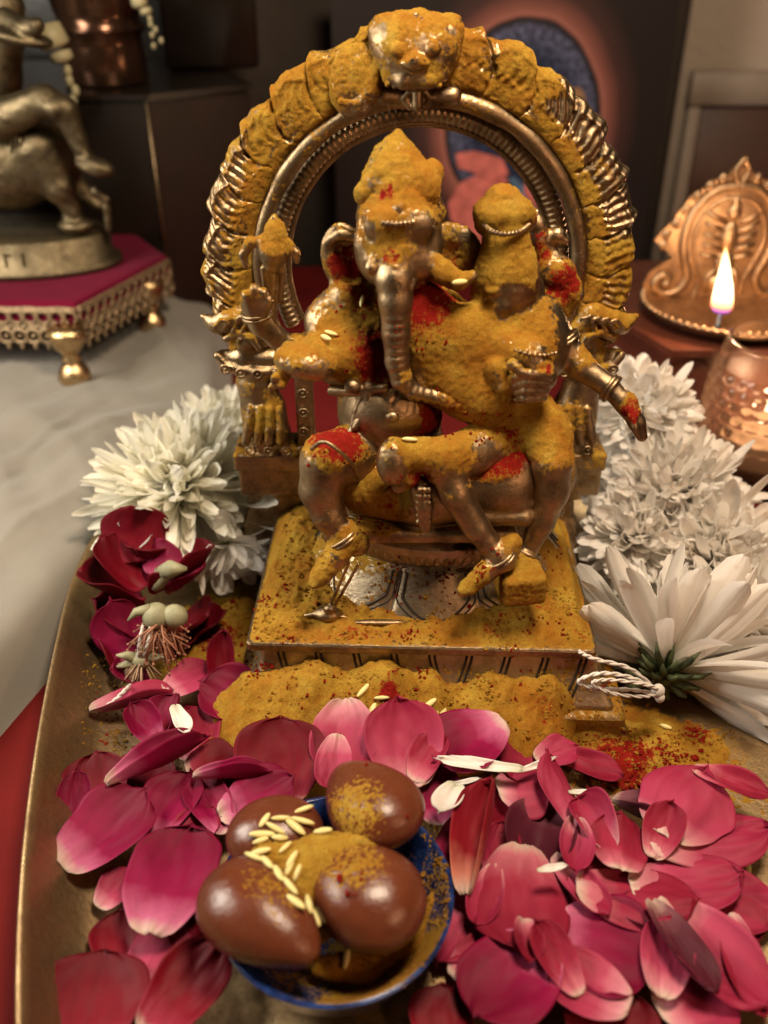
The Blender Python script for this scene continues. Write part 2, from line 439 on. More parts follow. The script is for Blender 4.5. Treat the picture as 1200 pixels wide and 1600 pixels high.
def grid_mesh(x0, x1, y0, y1, nx, ny, hf):
    X, Y = np.meshgrid(np.linspace(x0, x1, nx), np.linspace(y0, y1, ny)); X = X.ravel(); Y = Y.ravel()
    V = np.stack([X, Y, hf(X, Y)], 1); i = np.arange((nx-1)*(ny-1)); r_ = i//(nx-1); c = i % (nx-1); a = r_*nx+c
    return V, np.stack([a, a+1, a+nx+1, a+nx], 1)

V, F = grid_mesh(-75, 75, -40, 55, 150, 96, lambda X, Y: -.25+.06*fbm(np.stack([X*.12, Y*.12, X*0], 1), 3))
tag(mesh_obj('table_cloth', V, F, M_RED), 'plain deep red cloth covering the altar table under the tray', kind='structure')

# white cotton cloth draped over a raised step at the left
EX = np.array([[60, -19], [34, -13.0], [22, -11.0], [12, -12.6], [3, -14.7], [-3, -15.9], [-9, -17.6], [-30, -22.0]])
def edge_x(Y):
    return np.interp(Y, EX[::-1, 0], EX[::-1, 1])
def white_h(X, Y):
    d = edge_x(Y)-X      # distance inside the edge
    n = fbm(np.stack([X*.10+Y*.06, Y*.035-X*.05, X*0], 1), 3, 4)*.9+.25*np.abs(fbm(np.stack([(X*.5+Y*.9)*.22, (Y*.2-X*.6)*.12, X*0+3], 1), 3, 9))+.55*np.abs(fbm(np.stack([X*.22-Y*.17, Y*.05+X*.05, X*0+7], 1), 4, 12))**.8+.7*np.exp(-np.abs(fbm(np.stack([X*.16+Y*.10, Y*.03-X*.03, X*0+17], 1), 2, 22))*4)+.35*np.exp(-np.abs(fbm(np.stack([X*.26-Y*.14, Y*.07+X*.03, X*0+27], 1), 2, 29))*4)+.10*fbm(np.stack([X*.7+Y*.4, Y*.25-X*.1, X*0], 1), 4, 33)
    top = 2.5+n*sstep(0, 5, d)*1.25
    return -.35+(top+.35)*(1-np.exp(-np.clip(d+.9, 0, 99)**1.6*1.2))
def uv_white():
    ny, nx = 220, 150; Yv = np.linspace(-36, 50, ny); V = []
    dd = np.concatenate([np.linspace(-1.3, 2.2, 50), np.geomspace(2.35, 58, 100)])
    for y in Yv:
        ex = float(edge_x(y))+.5*float(fbm(np.array([[y*.13, 0, 0]]), 3, 2)[0])
        for d in dd: V.append((ex-d, y))
    V = np.array(V); z = white_h(V[:, 0], V[:, 1]); V = np.column_stack([V, z])
    i = np.arange((nx-1)*(ny-1)); r_ = i//(nx-1); c = i % (nx-1); a = r_*nx+c
    return V, np.stack([a, a+nx, a+nx+1, a+1], 1)
V, F = uv_white()
tag(mesh_obj('white_cloth', V, F, M_WHITE), 'soft creased white cotton cloth spread beside the tray under the magenta stool', 'cloth')

# walls
M_WALL = simple('grey_plaster', (.085, .066, .052), .9, scale=12, var=.2, bmp=.001, bscale=90)
M_WALLR = simple('beige_plaster', (.62, .50, .39), .9, scale=10, var=.12, bmp=.001, bscale=90)
MB().box((0, 62, 30), (170, 2, 75)).obj('wall', M_WALL).__setitem__('kind', 'structure')

# ------------------------------------------------------------------ far objects
def wpt(px, py, Y): return at_y(px, py, Y)
# dark printed picture behind the idol
YP = 52.0
def print_panel(name, pxl, pxr, pyt, pyb, Y, mat, parent, dy=0.0):
    a = wpt(pxl, pyt, Y); b = wpt(pxr, pyt, Y); cz = wpt((pxl+pxr)/2, pyb, Y)[2]
    return MB().box(((a[0]+b[0])/2, Y+.2+dy, (a[2]+cz)/2), (b[0]-a[0], .4, a[2]-cz)).obj(name, mat, parent, smooth=False)
pc = wpt(815, 190, YP)
pic = thing('printed_picture', (pc[0]-2, YP, 0), 'large dark printed picture with a pink ring glow standing behind the brass arch', 'picture')
m, nt, p = newmat('print_dark'); c = coords(nt)
sep = N(nt, 'ShaderNodeSeparateXYZ'); nt.links.new(c, sep.inputs[0])
dx = math_(nt, 'SUBTRACT', sep.outputs[0], (pc[0]-pic.location[0]/CM)*CM); dz = math_(nt, 'SUBTRACT', sep.outputs[2], pc[2]*CM)
rr = math_(nt, 'SQRT', math_(nt, 'ADD', math_(nt, 'MULTIPLY', dx, dx), math_(nt, 'MULTIPLY', math_(nt, 'MULTIPLY', dz, dz), .70)), 0)
rad = cmr(835, 120, YP, 118)*CM
rn = math_(nt, 'DIVIDE', rr, rad*2.2)
wob = math_(nt, 'ADD', rn, math_(nt, 'MULTIPLY', math_(nt, 'SUBTRACT', noise(nt, c, 14, 3), .5), .06))
colr = ramp(nt, wob, [(.0, (.006, .008, .016)), (.30, (.012, .016, .03)), (.43, (.05, .05, .07)), (.475, (.006, .005, .006)), (.49, (.36, .13, .10)), (.52, (.24, .08, .06)), (.60, (.06, .024, .02)), (.72, (.016, .010, .009))])
sp = ramp(nt, noise(nt, c, 230, 4, .8), [(.42, (.3, .3, .4)), (.6, (3.2, 3.4, 4.2))])
mm = N(nt, 'ShaderNodeMix', data_type='RGBA', blend_type='MULTIPLY')
nt.links.new(ramp(nt, wob, [(.44, (1, 1, 1)), (.47, (0, 0, 0))]), mm.inputs[0])
nt.links.new(colr, mm.inputs[6]); nt.links.new(sp, mm.inputs[7]); nt.links.new(mm.outputs[2], p.inputs['Base Color'])
p.inputs['Roughness'].default_value = .5; p.inputs['Specular IOR Level'].default_value = .3
print_panel('print_sheet', 515, 1072, -60, 440, YP, m, pic)
# flat printed shapes on it: a pink seated form and a blue drape
def flat(name, pts, mat, parent, Y, th=.12):
    q = [wpt(x, y, Y) for x, y in pts]; n = len(q)
    V = [(a[0], Y, a[2]) for a in q]+[(a[0], Y+th, a[2]) for a in q]
    F = [tuple(range(n)), tuple(range(n, 2*n))[::-1]]+[(i, i+n, (i+1) % n+n, (i+1) % n) for i in range(n)]
    return mesh_obj(name, V, F, mat, parent, smooth=False)
M_PR = simple('print_pink', (.78, .20, .17), .5, scale=90, var=.55); M_PB = simple('print_blue', (.12, .22, .36), .5, scale=90, var=.5)
M_PO = simple('print_ochre', (.40, .20, .09), .5, scale=90, var=.4)
flat('printed_limb', [(700, 320), (720, 285), (750, 272), (785, 272), (800, 290), (778, 320), (745, 330), (752, 362), (757, 395), (742, 400), (728, 365), (705, 345)], M_PR, pic, YP-.14)
flat('printed_torso', [(712, 240), (742, 236), (785, 248), (795, 272), (770, 282), (735, 268), (715, 262)], M_PR, pic, YP-.28)
flat('printed_drape', [(800, 275), (830, 300), (860, 320), (880, 350), (872, 385), (850, 372), (835, 340), (810, 310), (790, 290)], M_PB, pic, YP-.14)
flat('printed_hand', [(820, 285), (850, 300), (862, 325), (850, 335), (832, 320), (818, 302)], M_PR, pic, YP-.42)
flat('printed_face', [(888, 140), (905, 136), (915, 150), (913, 175), (900, 182), (890, 170)], M_PO, pic, YP-.14)
flat('printed_drape', [(762, 430), (770, 402), (800, 395), (840, 405), (850, 432)], M_PB, pic, YP-.14)

# pale wall strip and framed brown picture at the right
a = wpt(1083, 0, 60); 
wr = MB().box((a[0]+16, 60.4, 30), (32, 1.0, 75)).obj('pale_wall', M_WALLR); wr['kind'] = 'structure'
fp = thing('framed_picture', (wpt(1150, 300, 58)[0]+8, 58, 0), 'brown framed panel with a pale band along its top, behind the oil lamp', 'picture')
M_FRB = simple('brown_panel', (.085, .033, .020), .45, scale=30, var=.4); M_FRC = simple('frame_band', (.34, .27, .21), .5, scale=40, var=.2)
def pan(name, x0, x1, y0, y1, Y, mat, th):
    a = wpt(x0, y0, Y); b = wpt(x1, y1, Y)
    w_ = wpt(x1, y0, Y)[0]-a[0]
    return MB().box((a[0]+w_/2, Y+th/2, (a[2]+b[2])/2), (w_, th, a[2]-b[2]), bev=.15).obj(name, mat, fp)
pan('panel', 1098, 1420, 168, 470, 58, M_FRB, .8); pan('frame_top', 1085, 1430, 112, 166, 57.5, M_FRC, 1.2); pan('frame_side', 1078, 1097, 168, 470, 57.5, M_FRC, 1.2)

# dark wooden cabinet block at the left with its vessel
M_DARK = simple('dark_lacquered_wood', (.014, .009, .006), .32, scale=25, var=.5, bmp=.0002, bscale=120)
M_DKBR = simple('brown_lacquered_wood', (.018, .007, .0045), .4, scale=30, var=.55, bmp=.0003, bscale=160)
cb = wpt(246, 300, 36); 
cab = thing('wooden_pedestal', (cb[0], 36, 2), 'tall dark lacquered pedestal box behind the magenta stool', 'pedestal')
zt = wpt(230, 155, 36)[2]
def quad_prism(pts, z0, z1, name, mat, parent):
    n = len(pts); V = [(x, y, z0) for x, y in pts]+[(x, y, z1) for x, y in pts]
    F = [tuple(range(n))[::-1], tuple(range(n, 2*n))]+[(i, (i+1) % n, (i+1) % n+n, i+n) for i in range(n)]
    return mesh_obj(name, V, F, mat, parent, smooth=False)
x0 = cb[0]
quad_prism([(x0, 36), (x0+6.5, 41), (x0+.5, 53), (x0-16, 53), (x0-16, 36.0)], 1.5, zt, 'case', M_DARK, cab)
quad_prism([(x0+.22, 35.9), (x0+6.75, 40.9), (x0+6.6, 41.1), (x0+.1, 36.1)], 2.4, zt-.3, 'side_panel', M_DKBR, cab)
quad_prism([(x0+.3, 35.6), (x0+7.0, 40.8), (x0+.7, 53.4), (x0-16.4, 53.4), (x0-16.4, 35.6)], zt, zt+.35, 'top_board', M_DARK, cab)
MB().tube([(x0+.1, 35.75, 1.8), (x0+.1, 35.75, zt-.2)], [.10, .10], 6).obj('edge_trim', M_BRASS, cab)
vp = wpt(172, 150, 41); vz = zt+.35
M_VES = simple('dark_bronze', (.15, .075, .045), .2, metal=.85, scale=40, var=.4)
ves = thing('bronze_vessel', (vp[0], 41, vz), 'dark polished bronze vessel with a waisted neck on the tall pedestal', 'vessel')
MB().lathe((vp[0], 41, vz), [(2.9, 0), (3.05, .3), (2.95, 2.6), (2.9, 3.2), (3.15, 3.5), (3.15, 3.9), (2.9, 4.2), (3.1, 4.8), (3.5, 6.5), (3.6, 9), (3.2, 12), (2.4, 14), (2.3, 15)], 56).obj('body', M_VES, ves)
MB().tube([(vp[0]+3.2*math.cos(t), 41+3.2*math.sin(t), vz+3.7) for t in np.linspace(0, 2*math.pi, 48)[:-1]], .13, 8, True).obj('collar_ring', M_VES, ves)
# pale ornaments hanging either side of the vessel
M_BONE = simple('cream_bead', (.52, .46, .26), .5, scale=80, var=.3)
def bead_string(px, py, Y, n, label, s=1.0):
    P = wpt(px, py, Y); t = thing('hanging_tassel', (P[0], Y, P[2]), label, 'tassel')
    MB().lathe(P, [(.2*s, 1.4*s), (.85*s, 1.3*s), (1.05*s, .1), (.75*s, -.1), (.3, -.15)], 20, Matrix.Rotation(R(-14), 3, 'Y')).obj('bell', M_BONE, t)
    MB().lathe(P+np.array([.35, 0, -.75*s]), [(.25, .5*s), (.72*s, .4*s), (.75*s, -.1), (.2, -.3*s)], 18, Matrix.Rotation(R(-14), 3, 'Y')).obj('bead', M_BONE, t)
    mb = MB(); z = -1.5*s
    for i in range(n):
        mb.ell(P+np.array([.55+.12*i*(-1)**i*.6+.08*i, 0, z]), (.3*s, .3*s, .42*s), 10); z -= .62*s
    mb.obj('string', M_BONE, t)
    return t
bead_string(86, 72, 34, 4, 'cream bell shaped tassel with beads hanging below the vessel')
bead_string(219, 8, 38, 6, 'slim cream bead tassel hanging in front of the bronze vessel', .55)
# dark black-brown block on the pedestal right of the vessel
a = wpt(245, 100, 47)
MB().box((a[0]+4.2, 49, zt+8.5), (7.4, 4, 16), rz=R(8), bev=.3).obj('dark_case', M_DARK)
tag(bpy.data.objects['dark_case'], 'plain black upright case on the pedestal next to the bronze vessel', 'case')
# dark backing board, left
a = wpt(0, 100, 54)
bb = MB().box((a[0]+wpt(330, 50, 56)[0]-a[0]-16, 56.5, 20), (32, 1.2, 46), bev=.2).obj('backing_board', M_DARK); tag(bb, 'black board standing behind the pedestal against the grey wall', 'board')

# ------------------------------------------------------------------ stool with gold lace, statue on it
M_MAG = cloth_fn((.15, .003, .025), (.10, .002, .016), 2200, .0002)('magenta_velvet'); M_MAG.node_tree.nodes['Principled BSDF'].inputs['Sheen Weight'].default_value = .03; M_MAG.node_tree.nodes['Principled BSDF'].inputs['Specular IOR Level'].default_value = .1
M_GOLD = brass('gilt_metal', light=(.70, .50, .26), dark=(.42, .27, .13), r0=.2, r1=.35)
M_LACE = simple('gold_lace', (.55, .40, .24), .42, metal=.75, scale=400, var=.55, bmp=.0006, bscale=900)
SZ = 8.2
s_front = at_z(118, 478, SZ); s_right = at_z(262, 402, SZ); s_back = at_z(195, 375, SZ)
st = thing('low_stool', (s_front[0]-4, s_front[1]+6, 2.6), 'low magenta velvet stool with gold lace trim and turned gilt legs', 'stool')
p1 = s_front[:2]; p2 = s_right[:2]; e1 = (p2-p1); 
out = np.array([e1[1], -e1[0]]); out /= np.linalg.norm(out)
L0 = p1+np.array([-20, .6]); top = [p1, p2, p2+np.array([-4.5, 7.0]), L0+np.array([0, 18]), L0]
V = []; F = []
cen = np.mean(top, 0)
for z, k in ((SZ-1.2, 1.0), (SZ-.15, 1.0), (SZ+.12, .985), (SZ+.2, .955)):
    for q in top: V.append((*(cen+(q-cen)*k), z))
n = 5
for r_ in range(3):
    for i in range(n): F.append((r_*n+i, r_*n+(i+1) % n, (r_+1)*n+(i+1) % n, (r_+1)*n+i))
F.append(tuple(range(3*n, 4*n))); F.append(tuple(range(n))[::-1])
mesh_obj('velvet_top', V, F, M_MAG, st, smooth=False)
# lace: two rows of rings and a beaded border hanging on the visible sides
lace = MB()
def lace_side(a, b, z0):
    a = np.array(a, float); b = np.array(b, float); L = np.linalg.norm(b-a); u = (b-a)/L; nn = np.array([u[1], -u[0]])
    n = int(L/.85)
    for i in range(n):
        c = a+u*(i+.5)*L/n+nn*.12
        for (dz, rr, tw) in ((0, .40, .11), (-1.25, .46, .14)):
            pts = [(c[0]+u[0]*rr*math.cos(t), c[1]+u[1]*rr*math.cos(t), z0+dz+rr*math.sin(t)) for t in np.linspace(0, 2*math.pi, 13)[:-1]]
            lace.tube(pts, tw, 5, True)
        lace.ell((c[0], c[1], z0-.62), (.17, .12, .17), 8); lace.ell((c[0], c[1], z0-1.95), (.16, .12, .24), 8)
        lace.ell((c[0]+u[0]*.42, c[1]+u[1]*.42, z0-.52), (.13, .1, .13), 8)
        lace.ell((c[0], c[1], z0-1.25), (.13, .1, .13), 8)
    for dz, tw in ((.42, .13), (.62, .09), (-.62, .07)):
        m = 40; pts = [(*(a+(b-a)*t+nn*.13), z0+dz+.03*math.sin(t*L*9)) for t in np.linspace(0, 1, m)]
        lace.tube(pts, tw, 6)
lace_side(L0, p1, SZ-.75); lace_side(p1, p2, SZ-.75)
lace.obj('lace_trim', M_LACE, st)
def leg(P, nm='leg'):
    h = SZ-1.0-2.6; x, y = P
    MB().lathe((x, y, 2.6), [(.42, 0), (.52, .1), (.42, .28), (.75, .55), (1.02, 1.1), (1.02, 1.6), (.7, 2.15), (.42, 2.3), (.62, 2.45), (.62, 2.62), (.45, 2.8), (.6, 3.0), (1.0, 3.5), (1.15, 4.1), (1.15, h)], 32).obj(nm, M_GOLD, st)
leg(at_z(122, 612, 2.8)[:2]); leg(at_z(240, 520, 3.2)[:2]); leg(at_z(-40, 520, 3)[:2])

SB = SZ+.2
M_STAT = brass('pale_antique_brass', light=(.19, .15, .088), dark=(.075, .055, .032), r0=.42, r1=.62)
bs = at_z(80, 432, SB); 
sx, sy = bs[0]-3.3, bs[1]+3.0
stt = thing('rider_statue', (sx, sy, SB), 'matt brass statue of a rider seated on a standing animal, on an oval base', 'statue')
MB().lathe((0, 0, 0), [(6.3, 0), (6.3, .25), (6.0, .32), (6.0, 2.2), (5.8, 2.35)], 72, Matrix.Diagonal((1.32, .58, 1))).V
mb = MB(); mb.lathe((0, 0, 0), [(6.6, 0), (6.6, .45), (6.1, .55), (6.1, 2.2), (5.9, 2.35)], 72)
V = np.array(mb.V); V[:, 1] *= .62; V[:, 0] *= 1.12; V += (sx, sy, SB)
mesh_obj('oval_base', V, mb.F, M_STAT, stt)
# raised lettering on the base, blurred in the photograph: small raised strokes reading NI33JI7IN-like marks
lt = MB()
for i, ch in enumerate("111171111"):
    ang = R(-150+i*9.5); X = sx+6.1*1.12*math.cos(ang)*1.005; Y = sy+6.1*.62*math.sin(ang)*1.01
    lt.box((X, Y, SB+1.35), (.12, .08, .9)); 
    if i % 2: lt.box((X+.2, Y, SB+1.7), (.35, .08, .12))
lt.obj('raised_lettering', M_STAT, stt, smooth=False)
def Q(px, py, dy=0, r_=10): 
    return T(px, py, sy+dy, r_)
g = SDF(); k = .35
g.tube([Q(-60, 265, 0, 62), Q(20, 255, 0, 66), Q(70, 250, 0, 56)], k)                 # barrel
g.tube([Q(62, 238, -1, 46), Q(92, 292, -1.4, 24), Q(112, 325, -1.2, 14), Q(116, 352, -1.2, 17)], k)   # hind leg
g.ell(Q(118, 352, -1.4)[0], (1.2, .9, .45), k=.2)
g.tube([Q(80, 250, 1.5, 36), Q(120, 290, 2, 16), Q(150, 318, 2, 10), Q(163, 322, 2, 9)], .2)
g.tube([Q(150, 300, -1.5, 10), Q(165, 312, -1.5, 7), Q(170, 358, -1.5, 6)], .12)
g.tube([Q(-10, 190, -2.5, 30), Q(70, 158, -2.8, 24), Q(100, 172, -2.8, 21), Q(130, 240, -2.8, 13)], .25)   # rider's thigh and shin
g.ell(Q(148, 260, -3)[0], (1.25, .8, .6), rot=(0, 14, 0), k=.2)
g.tube([Q(-20, 190, 1, 42), Q(-2, 120, 1, 34), Q(5, 60, 1, 30), Q(8, 10, 1, 30)], .3)   # torso
g.tube([Q(8, 30, -2, 18), Q(38, 45, -3, 15), Q(58, 40, -3.5, 12)], .2)
g.ell(Q(25, 56, -2.5)[0], (2.2, 1.5, .45), rot=(0, 12, 0), k=.2)
g.tube([Q(40, 158, -3.2, 12), Q(85, 170, -3.4, 16)], .2)
V, F = g.mesh(.12); V = smooth(V, F, 2); Nn = normals(V, F)
V += Nn*(.035*np.sin(V[:, [0]]*5+V[:, [2]]*7)*sstep(0, .3, fbm(V*.6, 2, 3))[:, None]+.03*fbm(V*3, 3)[:, None])
body = mesh_obj('rider_and_animal', V, F, M_STAT, stt)
g2 = MB()
for i in range(6):
    q = at_y(58+4*i, 215+14*i, sy-2.2); g2.ell(q, (.16, .16, .16), 8)
for j in range(3):
    pts = [at_y(18+7*j, 196+10*j+i*9, sy-2.75+.05*i) for i in range(9)]; g2.tube(pts, .09, 6)
g2.obj('harness', M_STAT, stt)
tb = MB(); tb.tube([(p[0]+.0, p[1], p[2]) for p in [at_y(38, 100, sy+3), at_y(58, 60, sy+3.2), at_y(60, 150, sy+3)]], [.3, .4, .3], 8)

# ------------------------------------------------------------------ right side: wooden box, oil lamp, glass
LY = 22.0
M_BOXW = simple('red_brown_wood', (.11, .030, .016), .35, scale=25, var=.5, bmp=.0003, bscale=140)
dzp = at_y(1128, 492, LY)[2]          # underside of the dish
bl = at_y(1050, 520, 19); bx = bl[0]-2.6
wbx = thing('wooden_box', (bx+9, 24, 0), 'low red-brown wooden box carrying the brass oil lamp', 'box')
quad_prism([(bx-1.5, 26), (bx+2.2, 17.0), (bx+22, 17.5), (bx+22, 33), (bx-1.5, 33)], .0, dzp-.55, 'box_body', M_BOXW, wbx)
quad_prism([(bx-1.9, 26), (bx+2.0, 16.5), (bx+22.4, 17.1), (bx+22.4, 33.4), (bx-1.9, 33.4)], dzp-.55, dzp-.12, 'box_lid', M_BOXW, wbx)
M_LAMP = brass('warm_brass', light=(.50, .33, .19), dark=(.20, .12, .065), r0=.34, r1=.5)
lc = at_y(1138, 485, LY)
lamp = thing('oil_lamp', (lc[0], LY, dzp-.1), 'lit brass oil lamp with an ornate arched back plate', 'oil lamp')
dr = cmr(1138, 485, LY, 130)
mb = MB(); mb.lathe((lc[0], LY, dzp-.1), [(dr*.55, 0), (dr*.9, .25), (dr, .75), (dr*1.03, .95), (dr*.99, 1.0), (dr*.86, .55), (.1, .45)], 72)
mb.obj('dish', M_LAMP, lamp)
mb = MB()
for i in range(64):
    a = 2*math.pi*i/64; mb.ell((lc[0]+dr*1.02*math.cos(a), LY+dr*1.02*math.sin(a), dzp+.88), (.17, .17, .17), 8)
mb.obj('beaded_rim', M_LAMP, lamp)
# back plate: arch profile in plane Y=LY+3
BY = LY+2.4
bc = at_y(1134, 395, BY); sc_ = cmr(1134, 395, BY, 1.0)
def bp(x, y): return (bc[0]+(x-1134)*sc_, bc[2]-(y-395)*sc_/math.cos(.35))
def arch_half():
    return [(1134, 258), (1122, 272), (1112, 288), (1094, 292), (1080, 304), (1066, 312), (1052, 330), (1042, 350), (1030, 362), (1020, 378), (1038, 390), (1052, 402), (1036, 412), (1020, 424), (1012, 442), (1022, 462), (1046, 468), (1072, 462), (1088, 474)]
hl = arch_half(); full = hl+[(2*1134-x, y) for x, y in hl[::-1]]
Vp = []; 
pts2 = [bp(*q) for q in full]; n = len(pts2)
V = [(a, BY, b) for a, b in pts2]+[(a, BY+.35, b) for a, b in pts2]
F = [tuple(range(n)), tuple(range(n, 2*n))[::-1]]+[(i, i+n, (i+1) % n+n, (i+1) % n) for i in range(n)]
mesh_obj('back_plate', V, F, M_LAMP, lamp, smooth=False)
rl = MB()
def rline(pp, r_, dy=-.05): rl.tube([(bp(*q)[0], BY+dy, bp(*q)[1]) for q in pp], [r_*sc_]*len(pp), 8)
def cr(P, m=6):          # smooth a polyline
    P = np.array(P, float); out = []
    for i in range(len(P)-1):
        p0, p1_, p2_, p3 = P[max(i-1, 0)], P[i], P[i+1], P[min(i+2, len(P)-1)]
        for t in np.linspace(0, 1, m, endpoint=False):
            out.append(.5*((2*p1_)+(-p0+p2_)*t+(2*p0-5*p1_+4*p2_-p3)*t*t+(-p0+3*p1_-3*p2_+p3)*t**3))
    out.append(P[-1]); return out
for sgn in (1, -1):
    mx_ = lambda P: [(1134+sgn*(x-1134), y) for x, y in P]
    rline(cr(mx_([(1134, 300), (1105, 304), (1082, 322), (1068, 348), (1064, 380), (1072, 408), (1080, 432), (1068, 452), (1046, 456), (1030, 442), (1040, 428), (1054, 436)])), 7)
    rline(cr(mx_([(1134, 316), (1110, 320), (1092, 336), (1081, 360), (1080, 385), (1090, 412), (1100, 440), (1096, 462)])), 3.5)
    for i, (x, y) in enumerate([(1108, 290), (1090, 300), (1074, 314), (1060, 332), (1049, 352), (1036, 368), (1034, 384)]):
        x = 1134+sgn*(x-1134); q = bp(x, y); rl.ell((q[0], BY, q[1]), (8*sc_, 5*sc_, 9*sc_), 10)
        q = bp(x+sgn*2, y-2); rl.ell((q[0], BY-.12, q[1]), (4*sc_, 4*sc_, 5*sc_), 8)
    q = bp(1134+sgn*-86, 441); rl.ell((q[0], BY-.1, q[1]), (7*sc_,)*3, 10)
rline(cr([(1134, 262), (1124, 280), (1134, 296), (1144, 280), (1134, 262)]), 5)
rl.obj('scrollwork', M_LAMP, lamp)
rf = MB()
def re_(x, y, rx, rz, ry=6): q = bp(x, y); rf.ell((q[0], BY-.05, q[1]), (rx*sc_, ry*sc_, rz*sc_), 14)
re_(1134, 336, 11, 14, 9); re_(1134, 322, 7, 10); re_(1134, 372, 14, 26, 9); re_(1134, 410, 17, 22, 9); re_(1134, 440, 24, 14, 8)
for sgn in (1, -1):
    for i in range(5):
        y = 350+13*i
        rf.tube([(bp(1134+sgn*10, y)[0], BY-.1, bp(0, y)[1]), (bp(1134+sgn*28, y-7+i)[0], BY-.14, bp(0, y-7+i)[1]), (bp(1134+sgn*40, y-14+i*2)[0], BY-.1, bp(0, y-14+i*2)[1])], [4*sc_, 4*sc_, 3.4*sc_], 8)
    rf.tube([(bp(1134+sgn*12, 418)[0], BY-.1, bp(0, 418)[1]), (bp(1134+sgn*24, 430)[0], BY-.15, bp(0, 430)[1]), (bp(1134+sgn*20, 455)[0], BY-.1, bp(0, 455)[1])], [6*sc_, 5*sc_, 4*sc_], 8)
rf.obj('relief_figure', M_LAMP, lamp)
# flame on the lamp's wick
FYY = LY-3.2
fb = at_y(1126, 488, FYY); ft = at_y(1134, 385, FYY); fh = ft[2]-fb[2]
m, nt, p = newmat('flame'); c = coords(nt); sep = N(nt, 'ShaderNodeSeparateXYZ'); nt.links.new(c, sep.inputs[0])
zz = math_(nt, 'DIVIDE', math_(nt, 'SUBTRACT', sep.outputs[2], (fb[2]-dzp+.1)*CM), fh*CM)
em = N(nt, 'ShaderNodeEmission')
nt.links.new(ramp(nt, zz, [(.0, (.03, .03, .22)), (.05, (.16, .04, .20)), (.11, (.75, .16, .08)), (.2, (1, .55, .22)), (.38, (1, .82, .55)), (.8, (1, .72, .36)), (1, (1, .42, .10))]), em.inputs[0])
em.inputs[1].default_value = 4.5
nt.links.new(em.outputs[0], nt.nodes['Material Output'].inputs['Surface'])
prof = [(.05, 0), (.5, .03), (.64, .1), (.62, .22), (.52, .4), (.38, .58), (.24, .76), (.11, .9), (.01, 1)]
mb = MB(); mb.lathe((fb[0], FYY, fb[2]), [(r_*1.0, z*fh) for r_, z in prof], 24)
V = np.array(mb.V); V[:, 0] += (ft[0]-fb[0])*((V[:, 2]-fb[2])/fh)**1.5
mesh_obj('flame', V, mb.F, m, lamp)
MB().tube([(fb[0], FYY, dzp+.3), (fb[0], FYY, fb[2]+.15)], [.16, .1], 8).obj('wick', M_THREAD, lamp)
fl = bpy.data.lights.new('flame_light', 'POINT'); fl.energy = .34; fl.color = (1, .60, .33); fl.shadow_soft_size = .008
fo = bpy.data.objects.new('flame_light', fl); COL.objects.link(fo); fo.location = (fb[0]*CM, (FYY-.9)*CM, (fb[2]+fh*.6)*CM)

# votive glass
gc = at_y(1190, 735, 13.5); GZ = -.15; gy = 14.5; gx = at_y(1200, 650, gy)[0]
gr = cmr(1200, 640, gy, 97)
gl = thing('votive_glass', (gx, gy, GZ), 'dimpled amber votive glass glowing beside the white flowers', 'candle holder')
m, nt, p = newmat('amber_glass'); p.inputs['Base Color'].default_value = (1.0, .93, .82, 1); p.inputs['Transmission Weight'].default_value = 1
p.inputs['Roughness'].default_value = .08; p.inputs['IOR'].default_value = 1.45
gh = (at_y(1190, 522, gy-1.5)[2]-GZ)*.90
nn = 96; prof = []
for t in np.linspace(0, 1, 70):
    prof.append((gr*(.80+.26*math.sin(math.pi*min(1, t*1.12+.05))**.8 if t < .93 else gr and .80+.26*math.sin(math.pi*min(1, .93*1.12+.05))**.8)*1.0, t*gh))
prof = [(r_ if r_ > 1.5 else r_*gr, z) for r_, z in prof]
prof = [(gr*(.78+.24*math.sin(math.pi*(.1+.78*t))), t*gh) for t in np.linspace(0, 1, 70)]
inner = [(r_-.28, max(z, .6)) for r_, z in prof[::-1]]
mb = MB(); mb.lathe((gx, gy, GZ), [(.1, 0)]+prof+inner+[(.1, .6)], nn)
V = np.array(mb.V); c0 = np.array([gx, gy]); n_out = nn*(len(prof)+1)
idx = np.arange(len(V)); ang = np.arctan2(V[:, 1]-gy, V[:, 0]-gx); zz_ = V[:, 2]-GZ
row = np.floor(zz_/.75); dm = np.cos((ang*26/2+row*math.pi/2))**2*np.sin(math.pi*(zz_/.75-row))
amp = np.where((idx < n_out) & (zz_ > .5) & (zz_ < gh*.82), .26*dm, 0)
rr_ = np.hypot(V[:, 0]-gx, V[:, 1]-gy)+1e-6; V[:, 0] += (V[:, 0]-gx)/rr_*amp; V[:, 1] += (V[:, 1]-gy)/rr_*amp
nt_g = m.node_tree; tr_g = N(nt_g, 'ShaderNodeBsdfTranslucent'); tr_g.inputs[0].default_value = (.75, .50, .34, 1)
ms_g = N(nt_g, 'ShaderNodeMixShader'); ms_g.inputs[0].default_value = .09
nt_g.links.new(nt_g.nodes['Principled BSDF'].outputs[0], ms_g.inputs[1]); nt_g.links.new(tr_g.outputs[0], ms_g.inputs[2]); nt_g.links.new(ms_g.outputs[0], nt_g.nodes['Material Output'].inputs['Surface'])
mesh_obj('glass_cup', V, mb.F, m, gl)
m, nt, p = newmat('candle_wax'); p.inputs['Base Color'].default_value = (.8, .6, .4, 1); p.inputs['Emission Color'].default_value = (1, .42, .16, 1); p.inputs['Emission Strength'].default_value = .0; p.inputs['Roughness'].default_value = .4
MB().lathe((gx, gy, GZ), [(gr*.62, .62), (gr*.66, gh*.30), (gr*.6, gh*.33)], 40).obj('candle', m, gl)
fl = bpy.data.lights.new('votive_light', 'POINT'); fl.energy = .11; fl.color = (1, .62, .38); fl.shadow_soft_size = .004
